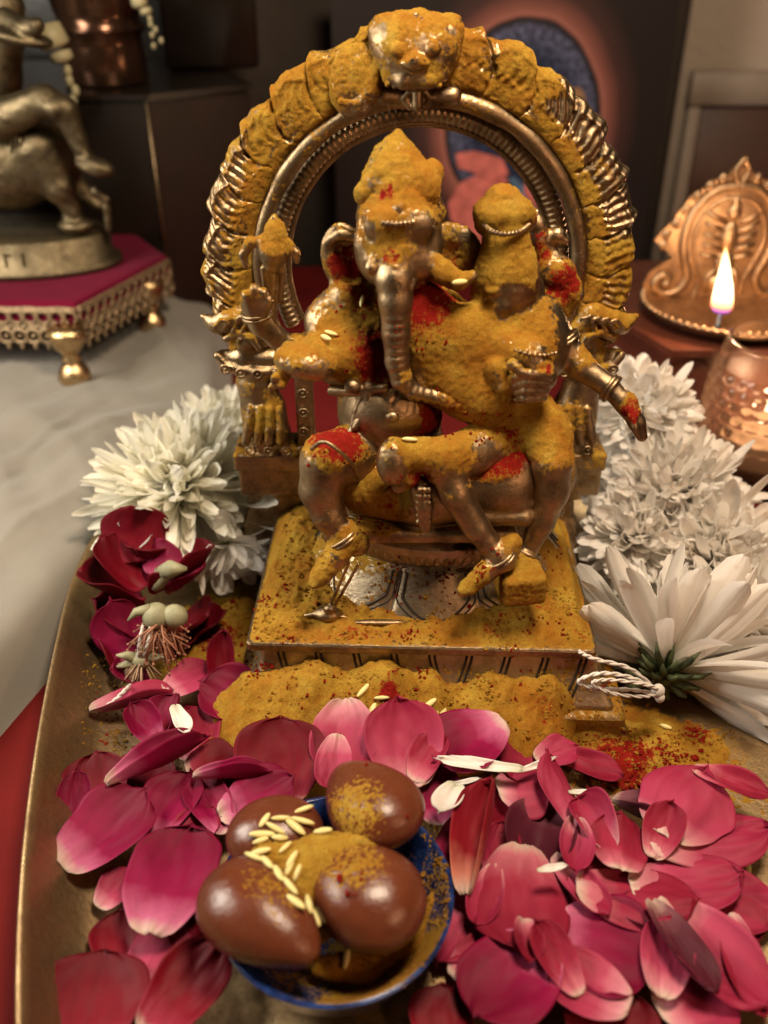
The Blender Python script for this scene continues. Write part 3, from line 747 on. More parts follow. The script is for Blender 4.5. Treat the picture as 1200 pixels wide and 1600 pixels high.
fo = bpy.data.objects.new('votive_light', fl); COL.objects.link(fo); fo.location = (gx*CM, gy*CM, (GZ+gh*.55)*CM)

# ------------------------------------------------------------------ the brass tray
TCX, TCY, TA, TB = 2.1, -3.0, 16.4, 19.0
def tray_xy(s, a, e=2.5):
    c, q = np.cos(a), np.sin(a); tb = np.where(q > 0, 17.5, 34.0)
    x = TCX+np.sign(c)*np.abs(c)**(2/e)*(TA-s); y = TCY+np.sign(q)*np.abs(q)**(2/e)*(tb-s)
    return x-.15*(y-TCY), y
na = 260
prof_t = [(-.12, 2.42), (-.02, 2.55), (.08, 2.5), (.30, 2.1), (.9, 1.2), (1.5, .5), (2.0, .12), (2.6, 0.0)]
prof_o = [(1.5, -.18), (.8, .3), (.15, 1.7), (-.12, 2.42)]
A = np.linspace(0, 2*math.pi, na, endpoint=False); V = []; F = []
prof_all = prof_o[:-1]+prof_t+[(TA*s, 0.0) for s in np.linspace(.18, .99, 60)]
ring = []
for s, z in prof_all:
    x, y = tray_xy(s, A)
    if s > 2.6:
        f = 1-(s-2.6)/(TA-2.6); x0_, y0_ = tray_xy(2.6, A); x = TCX+(x0_-TCX)*f; y = TCY+(y0_-TCY)*f
    V.append(np.stack([x, y, np.full(na, z)], 1))
V = np.concatenate(V); nr = len(prof_all)
for j in range(nr-1):
    i = np.arange(na); F.append(np.stack([j*na+i, j*na+(i+1) % na, (j+1)*na+(i+1) % na, (j+1)*na+i], 1))
F = np.concatenate(F)
def G3(px, py, z=0): return at_z(px, py, z)
def blobs(V, L, zz=0):
    w_ = np.zeros(len(V))
    for px, py, rp, wt in L:
        c = G3(px, py, zz); r_ = rp/38.0
        d = np.hypot(V[:, 0]-c[0], V[:, 1]-c[1]); w_ = np.maximum(w_, wt*(1-sstep(r_*.3, r_, d)))
    return w_
tp = blobs(V, [(230, 1060, 110, .62), (140, 1090, 60, .6), (330, 1000, 130, .85), (420, 900, 140, .85), (650, 1130, 300, .8), (1000, 1170, 150, .62), (880, 900, 150, .7), (1120, 1180, 120, .42), (170, 1180, 80, .42), (800, 1480, 120, .55), (600, 1550, 110, .4), (520, 800, 200, .8)])
tr_ = blobs(V, [(950, 1190, 60, .5), (330, 1000, 90, .55), (150, 1145, 25, .7), (280, 1030, 60, .4)])
keep = V[:, 2] < .05
tp = np.where(keep, tp, .06)
TRAY = mesh_obj('brass_tray', V, F, M_TRAY, attrs={'pow': tp, 'red': tr_})
tag(TRAY, 'large oval brass tray with a raised rim, dusted with yellow powder', 'tray')

# ------------------------------------------------------------------ the idol
IX, IY = 2.0, -1.4
idol = thing('brass_idol', (IX, IY, 0), 'brass elephant-headed deity idol with a small companion and a halo arch, caked in turmeric', 'idol')
YAW = R(-2.0)
def rotI(V):
    c, s = math.cos(YAW), math.sin(YAW); x = V[:, 0]-IX; y = V[:, 1]-IY
    return np.stack([IX+x*c-y*s, IY+x*s+y*c, V[:, 2]], 1)
def cake(V, F, base=0.0, up=.55, front=.0, blobs=(), reds=(), bare=(), thick=.16, sc=.55, seed=0):
    """turmeric caked on a casting: coverage from upward faces, heaps thrown on it and noise; returns displaced V and attributes"""
    Nn = normals(V, F); n = fbm(V*sc, 4, seed)+.5*fbm(V*sc*4, 4, seed+5)+.22*fbm(V*9, 3, seed+6)
    cov = base+.05+up*Nn[:, 2]+front*(-Nn[:, 1])+.70*n
    for px, py, Y, rp, wt in blobs:
        c, r_ = T(px, py, Y, rp); d = np.linalg.norm(V-c, axis=1); cov = cov+wt*(1-sstep(r_*.45, r_*1.15, d))
    for px, py, Y, rp, wt in bare:
        c, r_ = T(px, py, Y, rp); d = np.linalg.norm(V-c, axis=1); cov = cov-wt*(1-sstep(r_*.5, r_*1.1, d))
    red = np.zeros(len(V))
    for px, py, Y, rp, wt in reds:
        c, r_ = T(px, py, Y, rp); d = np.linalg.norm(V-c, axis=1); q = wt*(1-sstep(r_*.4, r_*1.55, d)); red = np.maximum(red, q); cov = cov+q*.8
    m_ = sstep(.25, .75, cov)
    t = .85*thick*m_*(.32+.45*fbm(V*1.7, 4, seed+9)+.40*np.abs(fbm(V*4.5, 3, seed+3)))+m_*.05*fbm(V*9, 2, seed+4)
    V2 = V+Nn*np.maximum(t, -.02)[:, None]*(.7+.3*np.clip(Nn[:, [2]], 0, 1))
    return V2, {'pow': np.clip(cov, 0, 1), 'red': np.clip(red+.18*fbm(V*.8, 3, 31), 0, 1)}

# plinth: stepped base with a lotus-band cove and a flat slab
XC = 2.0
def plinth_ring(hw, yf, yb, z, b=.25):
    pts = []
    for (sx_, sy_, a0) in ((1, 1, 0), (-1, 1, 90), (-1, -1, 180), (1, -1, 270)):
        cx = XC+sx_*(hw-b); cy = (yb-b) if sy_ > 0 else (yf+b)
        for k_ in range(5): a = R(a0+22.5*k_); pts.append((cx+b*math.cos(a), cy+b*math.sin(a), z))
    return pts
def stack(prof, name, mat, attrs=True, sub=6):
    rings = []
    for (hw, yf, yb, z) in prof: rings.append(plinth_ring(hw, yf, yb, z))
    # resample every ring densely
    RR = []
    for rg in rings:
        P = np.array(rg+[rg[0]]); seg = np.linalg.norm(np.diff(P, axis=0), axis=1); cum = np.r_[0, np.cumsum(seg)]
        RR.append(P)
    # shared parameter: fraction by corner index for stable topology
    n_side = 44; out = []
    for P in RR:
        pts = []
        P = P[:-1]
        for c_ in range(4):
            cor = P[c_*5:c_*5+5]; nxt = P[((c_+1) % 4)*5]
            pts += [tuple(q) for q in cor]
            for t in np.linspace(0, 1, n_side+2)[1:-1]: pts.append(tuple(cor[-1]*(1-t)+nxt*t))
        out.append(pts)
    n = len(out[0]); V = np.array([p for r_ in out for p in r_]); F = []
    for j in range(len(out)-1):
        i = np.arange(n); F.append(np.stack([j*n+i, j*n+(i+1) % n, (j+1)*n+(i+1) % n, (j+1)*n+i], 1))
    F = np.concatenate(F).tolist(); F.append(list(range((len(out)-1)*n, len(out)*n))); F.append(list(range(n))[::-1])
    return V, F
HWs, YFs, YBs = 7.2, -6.2, 5.2
lowP = [(8.4, -7.5, 5.6, 0.0), (8.4, -7.5, 5.6, .30), (8.25, -7.4, 5.55, .42), (8.05, -7.3, 5.5, .46), (8.0, -7.2, 5.5, 1.0), (8.1, -7.3, 5.5, 1.05), (8.1, -7.3, 5.5, 1.35), (7.95, -7.2, 5.4, 1.45), (7.7, -6.95, 5.3, 1.5)]
V, F = stack(lowP, 'x', None); V = rotI(V)
q = [f for f in F if len(f) == 4]
at = {'pow': np.clip(.30+.35*fbm(V*.6, 3, 3)+.2, 0, 1), 'red': np.zeros(len(V))}
mesh_obj('stepped_base', V, F, M_IDOL, idol, smooth=False, attrs=at)
cove = []
for t in np.linspace(0, 1, 14): cove.append((7.65-.75*math.sin(t*math.pi*.5), -6.9+.85*math.sin(t*math.pi*.5), 5.3, 1.5+2.15*t))
V, F = stack(cove, 'x', None); V = rotI(V)
at = {'pow': np.clip(.26+.4*fbm(V*.8, 3, 5), 0, 1), 'red': np.zeros(len(V))}
mesh_obj('petal_band', V, F, M_PALE, idol, attrs=at)
# engraved double arcs on the band (raised dark outlines)
M_INK = simple('dark_patina', (.035, .022, .014), .6, metal=.4, scale=200, var=.4)
en = MB()
for i in range(9):
    xc = XC-6.2+1.55*i
    for dd in (0, .22):
        pts = []
        for t in np.linspace(0, 1, 8):
            z = 1.9+1.7*t; u = (z-1.5)/2.15; y = -6.9+.85*math.sin(u*math.pi*.5)-.01
            pts.append((xc+dd+(.55*(1-t)**1.5)*(-1 if i < 5 else 1)*-1, y, z))
        P = rotI(np.array(pts)); en.tube(P, .055, 5)
en.obj('engraving', M_INK, idol)
XC = 1.65
slab = [(6.7, -5.85, 5.4, 3.62), (6.85, -6.02, 5.45, 3.70), (7.05, -6.25, 5.5, 3.74), (7.1, -6.3, 5.55, 3.86), (7.1, -6.3, 5.55, 4.08), (7.05, -6.25, 5.5, 4.15), (6.95, -6.15, 5.45, 4.17)]
V, F = stack(slab, 'x', None); V = rotI(V)
mesh_obj('slab', V, F, M_IDOL, idol, smooth=False, attrs={'pow': np.clip(.05+.22*fbm(V*.7, 3, 5)+np.where(V[:, 2] > 4.16, .6, 0), 0, 1), 'red': .1+0*V[:, 0]})

V, F = stack([(8.3, 3.0, 5.7, .1), (8.3, 3.0, 5.7, 3.6), (8.0, 3.2, 5.6, 4.3), (7.9, 3.2, 5.6, 5.3), (8.2, 3.0, 5.7, 5.5), (8.2, 3.0, 5.7, 6.1)], 'x', None); V[:, 0] -= .55; V = rotI(V)
mesh_obj('rear_base', V, F, M_IDOL, idol, smooth=False, attrs={'pow': np.clip(.25+.4*fbm(V*.6, 3, 3), 0, 1), 'red': np.zeros(len(V))})
# lotus seat
LX, LYc = 2.25, -.2
def lotus():
    na_, nz_ = 420, 60; V = []
    zs = np.linspace(0, 1, nz_); a = np.linspace(0, 2*math.pi, na_, endpoint=False)
    for t in zs:
        z = 4.1+3.15*t
        if t < .62: rr = 6.2-1.5*(t/.62); 
        elif t < .70: rr = 4.7-.18
        else: rr = 4.75+.25*math.sin((t-.70)/.30*math.pi*.6)
        r_ = np.full(na_, rr)
        if t < .62:
            u = t/.62; ph = (a*10/math.pi/2) % 1.0; s = np.abs(ph-.5)*2        # ten broad petals pointing down
            r_ = r_+.30*np.sqrt(np.clip(1-s**2.5, 0, 1))*(1-.35*u)
        elif .74 < t < .86:
            r_ = r_+.09*np.cos(a*78)
        V.append(np.stack([LX+r_*np.cos(a), LYc+r_*.74*np.sin(a), np.full(na_, z)], 1))
    V.append(np.stack([LX+.02*np.cos(a), LYc+.02*np.sin(a), np.full(na_, 7.3)], 1))
    V = np.concatenate(V); F = []
    for j in range(nz_):
        i = np.arange(na_); F.append(np.stack([j*na_+i, j*na_+(i+1) % na_, (j+1)*na_+(i+1) % na_, (j+1)*na_+i], 1))
    return rotI(V), np.concatenate(F)
V, F = lotus()
V, at = cake(V, F, base=-.05, up=.5, thick=.10, seed=3, blobs=[(480, 900, -4, 70, .5), (820, 910, -4, 60, .9), (580, 940, -4.5, 40, .3), (880, 850, -2, 60, .3), (590, 790, -3, 70, .8)], bare=[(660, 905, -4.7, 80, 1.0), (495, 880, -4, 46, 1.0), (790, 880, -4.5, 40, .5)], reds=[(570, 880, -4.4, 25, .5), (600, 780, -3.4, 40, .6)])
mesh_obj('lotus_seat', V, F, M_PALE, idol, attrs=at)
def lotus_p(s_, k_, u_):
    a_ = 2*math.pi*(k_+.5+s_/2)/10; rr = 6.2-1.5*u_+.30*math.sqrt(max(0, 1-abs(s_)**2.5))*(1-.35*u_)+.012
    return (LX+rr*math.cos(a_), LYc+rr*.74*math.sin(a_), 4.1+3.15*.62*u_)
for k_ in range(4, 11):
    for sc2, r_k, u0 in ((.80, .06, .10), (.95, .04, .03)):
        lo_ = MB(); U_ = np.linspace(u0, .97, 12)
        half = lambda sg: [lotus_p(sg*sc2*min(1, ((u_-u0)/.40))**.6, k_, u_) for u_ in U_]
        lo_.tube(rotI(np.array(half(-1)[::-1]+half(1)[1:])), r_k, 5)
        lo_.obj('engraved_outline', M_INK, idol)
b = SDF(); q = at_z(592, 972, 4.35); b.ell(q, (1.2, .16, .10)); V, F = b.mesh(.035); mesh_obj('slab_fillet', V, F, M_IDOL, idol, attrs={'pow': np.full(len(V), .25), 'red': 0*V[:, 0]})

# seated main figure: one continuous body
HY = -1.0
b = SDF()
# torso and pot belly
b.tube([T(605, 480, .3, 62), T(600, 560, -.2, 74), T(608, 640, -.8, 76), T(625, 700, -.2, 70)], .5)
b.ell(T(606, 640, -2.0, 1)[0], (1.75, 1.5, 1.55), k=.4)
b.tube([T(528, 505, .2, 34), T(680, 490, .4, 40)], .5)                     # shoulders
b.ell(T(556, 510, -.5, 1)[0], (1.75, 1.3, 1.4), k=.4); b.ell(T(572, 570, -1.2, 1)[0], (1.5, 1.2, 1.3), k=.5); b.ell(T(532, 552, -1.5, 1)[0], (1.7, 1.2, 1.05), rot=(0, -8, 0), k=.5); b.tube([T(505, 500, -.8, 30), T(545, 455, -.7, 26)], .4)                      # heaped chest, left
# head
b.ell(T(624, 345, HY, 1)[0], (1.55, 1.6, 2.0), k=.35)
b.ell(T(622, 395, HY-.7, 1)[0], (1.55, 1.3, 1.35), k=.4)
b.tube([T(580, 330, HY-.6, 14), T(570, 380, HY-1.0, 16)], .3); b.tube([T(668, 330, HY-.6, 12), T(676, 380, HY-.9, 16)], .3)
b.ell(T(600, 352, HY-1.5, 1)[0], (.7, .4, .55), k=.3); b.ell(T(648, 352, HY-1.5, 1)[0], (.7, .4, .55), k=.3)
# trunk
tk = [T(617, 400, -2.1, 38), T(617, 435, -2.7, 31), T(618, 470, -2.95, 26), T(619, 520, -3.1, 22), T(620, 565, -3.2, 18.5), T(627, 594, -3.3, 16), T(646, 612, -3.3, 13), T(700, 626, -3.2, 11), T(745, 640, -3.1, 13), T(785, 655, -3.0, 15), T(820, 650, -2.9, 13)]
b.tube(tk, .16)
# tusks
b.tube([T(590, 400, -2.3, 15), T(580, 418, -2.8, 11)], .15); b.tube([T(650, 400, -2.2, 20), T(690, 425, -2.5, 16), T(718, 440, -2.6, 12), T(740, 432, -2.6, 8)], .2)
# ears
b.ell(T(540, 404, -.6, 1)[0], (.92, .3, 1.35), rot=(0, -12, 10), k=.2); b.ell(T(541, 408, -1.0, 1)[0], (.62, .30, 1.0), rot=(0, -12, 10), k=.12, sub=True)
b.tube([T(512, 378, -.8, 7), T(530, 366, -.9, 9), T(558, 372, -.9, 8)], .12); b.tube([T(510, 384, -.8, 6), T(522, 425, -.8, 6), T(520, 448, -.8, 6)], .12)
b.ell(T(706, 392, -.6, 1)[0], (1.15, .3, 1.0), rot=(0, 8, -10), k=.2); b.ell(T(706, 400, -1.0, 1)[0], (.6, .26, .5), rot=(0, 8, -10), k=.12, sub=True)
# arms on the viewer's left
b.tube([T(525, 505, 0, 30), T(490, 540, -.4, 22), T(455, 552, -1.5, 17), T(450, 575, -2.6, 16)], .2)
b.ell(T(478, 566, -3.2, 1)[0], (1.15, .9, .62), rot=(0, 10, 0), k=.25)
for i, (x, y) in enumerate([(428, 592), (440, 604), (424, 606)]):
    b.tube([T(450, 580, -3.3, 8), T(x, y, -3.8, 6.5)], .08)
b.tube([T(500, 540, .6, 24), T(462, 545, .8, 18), T(435, 530, .6, 16), T(408, 505, .2, 19), T(398, 478, 0, 21)], .2)
for i, (x, y) in enumerate([(385, 462), (398, 452), (412, 458), (420, 470)]):
    b.tube([T(395+5*i, 490, -.3, 9), T(x, y, -.5, 8)], .08)
# arm round the companion
b.tube([T(690, 490, .2, 32), T(760, 520, 0, 26), T(820, 560, -1.5, 24), T(828, 590, -2.6, 22)], .3)
# folded leg (viewer's left)
b.tube([T(600, 705, -1.0, 50), T(555, 712, -2.6, 48), T(512, 722, -3.8, 42)], .3)
b.tube([T(508, 722, -3.9, 39), T(502, 765, -4.1, 34), T(514, 805, -4.4, 26), T(538, 838, -4.6, 21)], .2)
b.tube([T(540, 838, -4.6, 24), T(526, 868, -5.0, 20), T(502, 900, -5.4, 15), T(490, 912, -5.6, 9)], .15)
b.ell(T(555, 850, -4.4, 1)[0], (.6, .55, .5), k=.15)
# anklet
V, F = b.mesh(.078); V = smooth(V, F, 1)
# trunk rings
c = np.array([t_[0] for t_ in tk]); 
def along(V, pts):
    best = np.full(len(V), 9e9); s = np.zeros(len(V)); L = 0
    for a_, b_ in zip(pts[:-1], pts[1:]):
        ab = b_-a_; l = np.linalg.norm(ab); t = np.clip((V-a_) @ ab/l**2, 0, 1); d = np.linalg.norm(V-a_-t[:, None]*ab, axis=1)
        m_ = d < best; best[m_] = d[m_]; s[m_] = L+t[m_]*l; L += l
    return best, s
bd, ss = along(V, c); Nn = normals(V, F)
on = (bd < .95) & (ss > 2.1) & (V[:, 2] < c[1][2]+.1) & (Nn[:, 1] < .1)
V = V+Nn*(np.where(on, .035*np.sin(ss*2*math.pi/.30)*np.clip(1-np.abs(Nn[:, 0])*1.3, 0, 1), 0))[:, None]
BLB = [(530, 555, -2.0, 70, .8), (620, 330, -1.5, 85, .8), (622, 385, -2.0, 60, .55), (555, 520, -.8, 75, .85), (600, 570, -1.6, 50, .6), (470, 555, -2.8, 48, .9), (398, 455, 0, 28, .9), (665, 470, -.8, 60, .8), (700, 420, -2.4, 45, .7), (700, 385, -.6, 40, .4), (760, 640, -3.2, 60, .35), (540, 850, -4.8, 38, .75), (505, 890, -5.2, 34, .8), (735, 520, -.8, 90, .9), (580, 770, -3.5, 60, .4), (540, 705, -3.4, 30, .5), (830, 570, -2, 40, .5)]
BARE = [(618, 520, -3.3, 62, 1.6), (618, 455, -3.4, 26, 1.2), (606, 650, -3.0, 60, 1.1), (500, 765, -4.3, 48, .9), (640, 700, -2, 40, .5), (410, 510, .2, 34, 1.0), (660, 622, -3.6, 40, .5)]
REDS = [(540, 408, -.8, 34, 1.0), (604, 300, -2.2, 16, .7), (612, 402, -3, 16, .6), (590, 560, -2.2, 46, .95), (586, 480, -2, 34, .7), (600, 600, -2.2, 34, .7), (690, 465, -1.6, 62, .85), (528, 690, -3.8, 44, 1.0), (575, 700, -3, 25, .5), (690, 672, -2.8, 70, 1.0), (640, 470, -1.4, 40, .6), (400, 448, 0, 16, .5), (445, 575, -3.4, 20, .4), (520, 605, -1.5, 26, .9), (575, 460, -1.6, 40, .7), (650, 455, -2, 30, .8), (560, 445, -1.4, 30, .6), (385, 500, 0, 14, .5), (600, 520, -2.6, 18, .7)]
V, at = cake(V, F, base=-.02, up=.42, front=.05, blobs=BLB, bare=BARE, reds=REDS, thick=.2, seed=1)
fig = mesh_obj('deity_figure', V, F, M_IDOL, idol, attrs=at)
# crown
b = SDF()
b.tube([T(622, 330, HY+.1, 60), T(622, 295, HY+.1, 57), T(618, 262, HY+.1, 40), T(619, 235, HY+.1, 20), T(621, 213, HY+.1, 7)], .25)
b.tube([T(570, 305, HY-.5, 16), T(598, 270, HY-.6, 14)], .2); b.ell(T(662, 300, HY-.5, 1)[0], (.55, .6, .9), k=.2); b.ell(T(676, 270, HY-.1, 1)[0], (.35, .4, .45), k=.2); b.ell(T(678, 330, HY-.3, 1)[0], (.4, .5, .6), k=.2)
for i in range(7):
    b.ell(T(575+16*i, 330+6*abs(i-3)*.6, HY-1.55+.12*abs(i-3), 1)[0], (.2, .2, .25), k=.1)
V, F = b.mesh(.07); V, at = cake(V, F, base=.45, up=.3, thick=.22, seed=8, bare=[(682, 300, -1, 30, .9), (685, 345, -1, 24, .8), (572, 320, -2, 12, .6)], reds=[(604, 303, -2.4, 20, .85), (676, 268, -1, 22, .6)])
mesh_obj('crown', V, F, M_IDOL, idol, attrs=at)
# sash, navel ornament, belly cord
b = SDF()
b.tube([T(575, 606, -2.6, 12), T(560, 640, -2.8, 9), T(552, 672, -2.9, 8)], .08); b.tube([T(578, 610, -2.8, 7), T(570, 645, -3, 6), T(555, 668, -3.1, 6)], .05)
b.ell(T(551, 604, -2.8, 1)[0], (.32, .3, .3), k=.08); b.tube([T(520, 610, -2.0, 9), T(560, 612, -2.6, 8), T(600, 606, -3.0, 8)], .1)
b.tube([T(552, 672, -3, 6), T(545, 678, -3, 8)], .05)
V, F = b.mesh(.05); V, at = cake(V, F, base=-.2, up=.3, thick=.05)
mesh_obj('waist_cord', V, F, M_IDOL, idol, attrs=at)
b = SDF(); b.ell(T(613, 652, -3.55, 1)[0], (.27, .2, .25)); V, F = b.mesh(.05); mesh_obj('belly_stud', V, F, M_IDOL, idol, attrs={'pow': np.zeros(len(V)), 'red': np.zeros(len(V))})
# lap cloth folds and hanging tassel
b = SDF()
b.tube([T(560, 745, -2.4, 60), T(660, 760, -2.8, 62), T(780, 745, -2.6, 70), T(850, 740, -1.6, 50)], .4)
for i in range(4): b.tube([T(720+6*i, 740+22*i, -3.4-.25*i, 15), T(800+6*i, 748+20*i, -3.6-.2*i, 15), T(868, 725+24*i, -3.2-.1*i, 14)], .12)
b.rbox(T(655, 806, -2.6, 1)[0], (3.9, 1.7, .32), rd=.25, k=.2)
V, F = b.mesh(.085); V, at = cake(V, F, base=-.25, up=.45, thick=.18, seed=12, blobs=[(585, 780, -4.0, 75, 1.3), (880, 740, -2, 40, .4)], reds=[(700, 675, -3.0, 85, 1.0), (800, 690, -3.4, 60, 1.0), (770, 715, -3.6, 40, .8), (605, 775, -4, 26, .6), (838, 715, -3, 30, .8)], bare=[(760, 790, -4, 60, .5)])
mesh_obj('lap_cloth', V, F, M_IDOL, idol, attrs=at)
b = SDF(); b.tube([T(655, 760, -4.6, 17), T(662, 790, -4.8, 15), T(665, 822, -4.9, 10)], .1)
for i in range(6):
    for j in (-1, 0, 1): b.ell(T(662+j*8, 765+10*i, -5.0, 1)[0], (.12, .14, .13), k=.04)
V, F = b.mesh(.05); V, at = cake(V, F, base=-.35, up=.2, thick=.05, reds=[(655, 752, -4.6, 16, .9)]); mesh_obj('hanging_tassel_ornament', V, F, M_IDOL, idol, attrs=at)

# companion figure: one continuous body, seated on the lap
b = SDF()
b.ell(T(792, 440, -1.6, 1)[0], (1.22, 1.15, 1.6), k=.3); b.ell(T(790, 385, -1.5, 1)[0], (.8, .85, 1.3), k=.3)     # face and hair
b.ell(T(786, 478, -2.5, 1)[0], (.28, .3, .35), k=.2); b.ell(T(772, 455, -2.55, 1)[0], (.28, .2, .14), k=.12); b.ell(T(800, 455, -2.55, 1)[0], (.28, .2, .14), k=.12)
b.ell(T(787, 332, -1.3, 1)[0], (1.05, .9, .62), k=.2); b.ell(T(787, 313, -1.3, 1)[0], (.6, .6, .5), k=.2)                # bun
b.ell(T(757, 345, -1.2, 1)[0], (.35, .4, .42), k=.12); b.ell(T(822, 345, -1.2, 1)[0], (.35, .4, .42), k=.12)
b.ell(T(835, 455, -1.2, 1)[0], (.38, .4, .6), k=.15); b.ell(T(750, 455, -1.2, 1)[0], (.3, .4, .5), k=.15)
b.tube([T(800, 500, -1.3, 38), T(775, 545, -1.5, 60), T(770, 600, -2.0, 62)], .5)                                   # torso
b.ell(T(715, 560, -1.9, 1)[0], (2.6, 1.3, 2.2), rot=(12, 0, 0), k=.6); b.ell(T(815, 540, -1.6, 1)[0], (1.9, 1.4, 1.8), k=.5); b.ell(T(745, 608, -2.5, 1)[0], (2.5, .9, 1.1), rot=(0, 14, 0), k=.6); b.ell(T(660, 520, -1.9, 1)[0], (1.3, 1.0, 1.9), k=.5)
b.tube([T(850, 490, -1.3, 28), T(880, 540, -1.6, 24), T(905, 572, -2.0, 21), T(950, 603, -2.6, 17), T(978, 632, -3.1, 16), T(995, 660, -3.4, 13), T(1003, 682, -3.5, 9)], .15)
b.tube([T(985, 640, -3.5, 7), T(992, 668, -3.9, 6), T(1000, 684, -3.9, 5)], .06)
b.tube([T(740, 620, -2.4, 40), T(820, 650, -2.2, 44), T(852, 680, -2.8, 38), T(862, 722, -3.6, 34)], .35)                # thigh
b.tube([T(862, 728, -3.7, 31), T(862, 768, -3.9, 27), T(846, 815, -4.1, 21), T(824, 862, -4.3, 14)], .15)
b.tube([T(822, 868, -4.4, 18), T(800, 880, -4.9, 15)], .12)
# second leg crossing the lap
b.tube([T(800, 695, -2.4, 38), T(740, 706, -3.4, 36), T(692, 722, -4.4, 34)], .25); b.tube([T(640, 712, -4.6, 26), T(700, 712, -4.4, 28)], .2)
b.ell(T(614, 722, -4.9, 1)[0], (.62, .7, .95), k=.2); b.tube([T(600, 705, -5.1, 8), T(598, 735, -5.2, 7)], .08); b.tube([T(636, 745, -4.8, 18), T(624, 760, -4.8, 12)], .15)
b.tube([T(692, 722, -4.4, 32), T(712, 770, -4.8, 26), T(745, 825, -5.1, 21), T(782, 872, -5.4, 18)], .18)
b.tube([T(785, 868, -5.4, 26), T(800, 850, -5.3, 14)], .15); b.tube([T(782, 876, -5.5, 20), T(758, 895, -5.8, 15), T(732, 918, -6.0, 11), T(722, 926, -6.1, 8)], .12)
# hand with fingers held before her waist
b.tube([T(785, 540, -2.6, 30), T(830, 558, -3.2, 24), T(850, 590, -3.5, 21)], .25)
for i in range(4):
    b.tube([T(858-3*i, 588+11*i, -3.9, 7.5), T(826-2*i, 584+13*i, -4.1, 7.5), T(800+3*i, 592+11*i, -3.8, 6)], .05)
b.tube([T(775, 575, -3.3, 17), T(790, 600, -3.5, 15), T(800, 615, -3.4, 10)], .1)
b.tube([T(800, 570, -3.9, 9), T(815, 582, -4.1, 7)], .08)
V, F = b.mesh(.078); V = smooth(V, F, 1)
V, at = cake(V, F, base=0.0, up=.42, front=.05, seed=21, thick=.2,
  blobs=[(745, 608, -3, 80, .8), (786, 390, -1.8, 95, .9), (786, 330, -1.4, 50, .8), (740, 560, -1.8, 120, .95), (700, 520, -1.4, 90, .7), (820, 520, -1.8, 60, .9), (845, 660, -2.8, 60, .95), (868, 700, -3.4, 45, .9), (790, 640, -2.6, 60, .7), (690, 698, -4.2, 60, .9), (640, 700, -4.6, 40, .8), (740, 905, -5.8, 34, 1.0), (905, 560, -1.8, 30, .6), (800, 850, -5.2, 22, .8), (840, 562, -3.0, 36, .6)],
  bare=[(797, 462, -2.7, 30, .8), (835, 420, -1.6, 26, .7), (822, 352, -1.4, 20, .6), (762, 352, -1.5, 16, .5), (825, 608, -4, 34, 1.1), (775, 590, -3.5, 26, 1.1), (862, 790, -4, 48, 1.1), (735, 810, -5, 60, .95), (700, 745, -4.6, 34, .8), (1000, 675, -3.5, 40, .9), (940, 610, -2.8, 45, .7), (812, 470, -2.6, 26, .4), (780, 725, -3, 34, .7), (785, 490, -2.7, 16, .4), (880, 525, -1.9, 24, .6)],
  reds=[(660, 470, -2.4, 50, .95), (680, 455, -1.8, 40, .9), (790, 672, -2.4, 46, .9), (700, 470, -1.5, 40, .7), (850, 580, -3.8, 14, .8), (655, 745, -4.8, 24, .95), (985, 650, -3.6, 26, .7), (832, 345, -1.2, 20, .6), (640, 740, -5, 14, .6), (800, 590, -3.6, 14, .5), (985, 625, -3.2, 14, .45)])
mesh_obj('companion_figure', V, F, M_IDOL, idol, attrs=at)
BNG = {'pow': .25, 'red': .2}
def bangle(p0, p1, rp, tr_=.09, twist=True):
    (a_, ra), (b_, rb) = p0, p1; ax_ = (b_-a_)/np.linalg.norm(b_-a_); u_ = np.cross(ax_, (0.2, 1, .3)); u_ /= np.linalg.norm(u_); v_ = np.cross(ax_, u_)
    jw = MB()
    for off in (0, .15):
        c_ = a_+(b_-a_)*.5+ax_*off; jw.tube([c_+rp*(u_*math.cos(t)+v_*math.sin(t)) for t in np.linspace(0, 2*math.pi, 25)[:-1]], tr_, 6, True)
    n_ = len(jw.V); jw.obj('bangle', M_IDOL, idol, attrs={'pow': np.full(n_, .22), 'red': np.full(n_, .2)})
bangle(T(940, 597, -2.5, 1), T(962, 612, -2.8, 1), .50); bangle(T(868, 518, -1.5, 1), T(884, 545, -1.7, 1), .66)
bangle(T(828, 856, -4.3, 1), T(822, 868, -4.4, 1), .52); bangle(T(776, 862, -5.4, 1), T(784, 872, -5.4, 1), .62)
bangle(T(530, 832, -4.55, 1), T(538, 842, -4.6, 1), .70); bangle(T(452, 552, -1.6, 1), T(450, 565, -2.1, 1), .48); bangle(T(404, 500, .1, 1), T(400, 485, .05, 1), .55)
hem = [T(487, 702, -4.6, 1)[0], T(505, 690, -4.9, 1)[0], T(530, 705, -5.0, 1)[0], T(552, 728, -4.6, 1)[0], T(560, 748, -3.9, 1)[0]]
jw = MB(); jw.tube(cr(hem, 6), .09, 6)
V = np.array(jw.V); jw.obj('cloth_hem', M_IDOL, idol, attrs={'pow': np.clip(.15+.5*fbm(V*1.2, 3, 3), 0, 1), 'red': .2+0*V[:, 0]})
def beads(pts, r_, nm, n):
    P = np.array(cr([np.array(p_) for p_ in pts], 10)); sg = np.linalg.norm(np.diff(P, axis=0), axis=1); cu = np.r_[0, np.cumsum(sg)]; mb = MB()
    for t in np.linspace(0, cu[-1], n):
        mb.ell([np.interp(t, cu, P[:, i]) for i in range(3)], (r_,)*3, 8)
    n_ = len(mb.V); mb.obj(nm, M_IDOL, idol, attrs={'pow': np.clip(.25+.5*fbm(np.array(mb.V)*1.3, 3, 3), 0, 1), 'red': np.full(n_, .2)})
